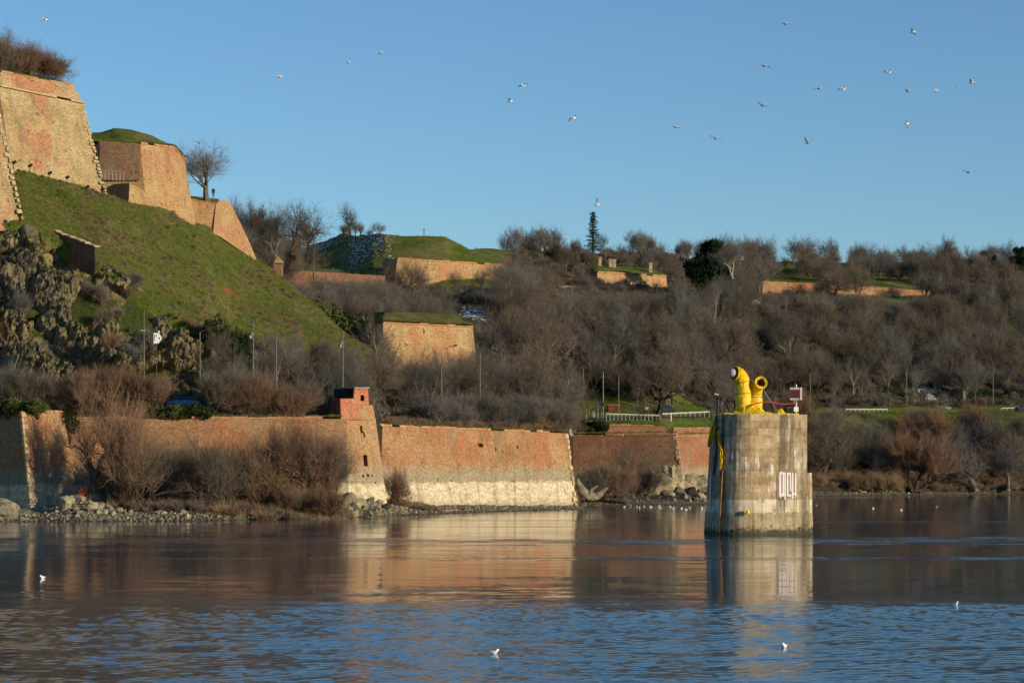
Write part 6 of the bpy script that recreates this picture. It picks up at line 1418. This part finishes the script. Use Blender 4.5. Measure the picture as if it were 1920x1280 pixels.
def log(pts, r, mat, label, name='driftwood_log', lift=.1):
    P_ = [Vector((X(px, bankY(px, py)), bankY(px, py), 0)) + Vector((0, 0, bz(px, bankY(px, py)) + lift + up_)) for px, py, up_ in pts]; P_ = spline(P_, 5); n = len(P_); g = Geo(); rr = random.Random(int(pts[0][0]))
    g.tube([p + Vector((rr.uniform(-1, 1), 0, rr.uniform(-1, 1))) * r * .25 for p in P_], [r * (1 - .45 * i / n) * rr.uniform(.85, 1.15) for i in range(n)], 8)
    for k in range(2): p = P_[rr.randrange(2, n - 2)]; g.tube([p, p + Vector((rr.uniform(-.6, .6), -.1, rr.uniform(.3, .8)))], [r * .35, r * .12], 5)
    c = sum(P_, Vector()) / n; tag(g.obj(name, M[mat], loc=c), label, 'log')
log([(352, 935, 0), (400, 941, 0), (445, 944, 0)], .3, 'driftwood', 'long pale driftwood log on the shore below the thicket'); log([(378, 946, 0), (470, 949, 0)], .22, 'driftwood', 'thin pale log lower on the shore below the thicket'); log([(440, 952, 0), (505, 953, 0)], .18, 'driftwood_dark', 'dark thin log left of the tower riprap')
log([(575, 958, .3), (600, 956, .4), (612, 948, 1.0)], .16, 'driftwood', 'pale forked branch lying on the tower riprap'); log([(690, 972, 0), (748, 969, 0)], .14, 'driftwood', 'pale stick at the water right of the tower riprap'); log([(788, 936, 0), (815, 939, 0), (832, 943, 0)], .32, 'driftwood_dark', 'dark trunk lying at the left foot of the sunlit wall'); log([(832, 960, 0), (856, 957, 0)], .25, 'driftwood', 'short pale log by the water before the sunlit wall')
log([(1092, 936, 0), (1130, 940, 0), (1176, 945, 0)], .36, 'driftwood_dark', 'long dark log along the muddy shore'); log([(1146, 921, 0), (1153, 927, 0)], .22, 'driftwood', 'short pale stick on the mud right of the forked trunk'); g = Geo(); g.tube(spline([W(1083, 896, 369), W(1088, 912, 369.4), W(1098, 926, 370), W(1114, 931, 371), W(1127, 924, 371), W(1137, 913, 371)], 5), [.16, .22, .28, .36, .44, .5, .56, .6, .64, .68, .72, .72, .70, .66, .64, .62, .6, .56, .5, .44, .4, .36, .3, .26, .22, .18], 10)
g.v = [tuple(Vector(v) + Vector((mn.noise(Vector(v) * 1.2), mn.noise(Vector(v) * 1.2 + Vector((5, 0, 0))), mn.noise(Vector(v) * 1.5))) * .16) for v in g.v]; g.tube([W(1104, 929, 370), W(1110, 917, 369.6), W(1121, 910, 369.4)], [.4, .26, .1], 8); tag(g.obj('driftwood_log', M['rock_grey'], loc=W(1110, 930, 370)), 'huge pale forked tree trunk washed up at the sharp wall corner', 'log')
log([(205, 934, .4), (245, 944, .2)], .5, 'driftwood_dark', 'hollow dark trunk among the rocks right of the left tree'); log([(1601, 921, .8), (1612, 923, .2), (1625, 924, .1)], .28, 'driftwood', 'pale forked driftwood at the water right of the pier'); log([(1660, 916, 0), (1675, 914, .4), (1688, 916, 0), (1697, 917, 0)], .42, 'driftwood', 'pale knotted driftwood trunk on the right bank'); log([(1692, 906, .6), (1693, 916, 0)], .4, 'driftwood', 'upright pale stump on the right bank'); log([(1798, 912, 0), (1830, 911, 0)], .36, 'driftwood', 'pale log under the arched tree'); log([(1552, 913, 0), (1620, 919, 0)], .2, 'driftwood_dark', 'long dark pole on the bank right of the pier'); log([(1865, 917, 0), (1878, 917, 0)], .3, 'driftwood', 'short pale log far along the right bank')
g = Geo(); g.tube(spline([Vector((X(1524, 236), 236, -.1)), Vector((X(1536, 236), 236, .15)), Vector((X(1548, 236), 236, .38)), Vector((X(1559, 236), 236, .42))], 5), [.16, .16, .15, .15, .14, .13, .12, .11, .1, .1, .09, .08, .07, .06, .05, .05], 7); tag(g.obj('driftwood_log', M['driftwood_dark']), 'dark branch drifting in the water against the right of the pier', 'log')
g = Geo(); c = bank(158, bankY(158, 938)) + Vector((0, 0, .9)); g.blob(c, (.7, .5, .5), 3, 14, 9, .5, fr=2.4); tag(g.obj('orange_cloth', M['orange_cloth'], loc=c), 'crumpled orange-red cloth at the foot of the big left shore tree', 'cloth')
pts = []
for k in range(9000):
    px = rng.choice([rng.uniform(-10, 760), rng.uniform(-10, 1340), rng.uniform(700, 1100), rng.uniform(1500, 1940)]); ys, yw = np.interp(px, *SHORE), np.interp(px, *WB); Y = ys - .5 + (min(yw, ys + 24) - ys) * rng.random() ** 1.3; q = bank(px, Y)
    pts.append((q, rng.uniform(.10, .34) * (1.3 if px < 760 else 1), rng.uniform(0, 6.3)))
scatter('pebbles', [RM['rock_pale'][0], RM['rock_grey'][1], RM['rock_dark'][2], RM['rock_grey'][3]], pts)

# things that still read alike are told apart by their place beside each other
same = {}
for o in C.objects:
    if o.parent is None and 'label' in o and 'group' in o: same.setdefault(o['label'], []).append(o)
for lab, os_ in same.items():
    if 2 <= len(os_) <= 4 and len(lab.split()) <= 13:
        os_.sort(key=lambda o: o.location.x / max(1, o.location.y))
        for o, w_ in zip(os_, {2: ('left', 'right'), 3: ('left', 'middle', 'right'), 4: ('first', 'second', 'third', 'fourth')}[len(os_)]): o['label'] = lab + f', the {w_} one' if len(os_) < 4 else lab + f', {w_} from left'
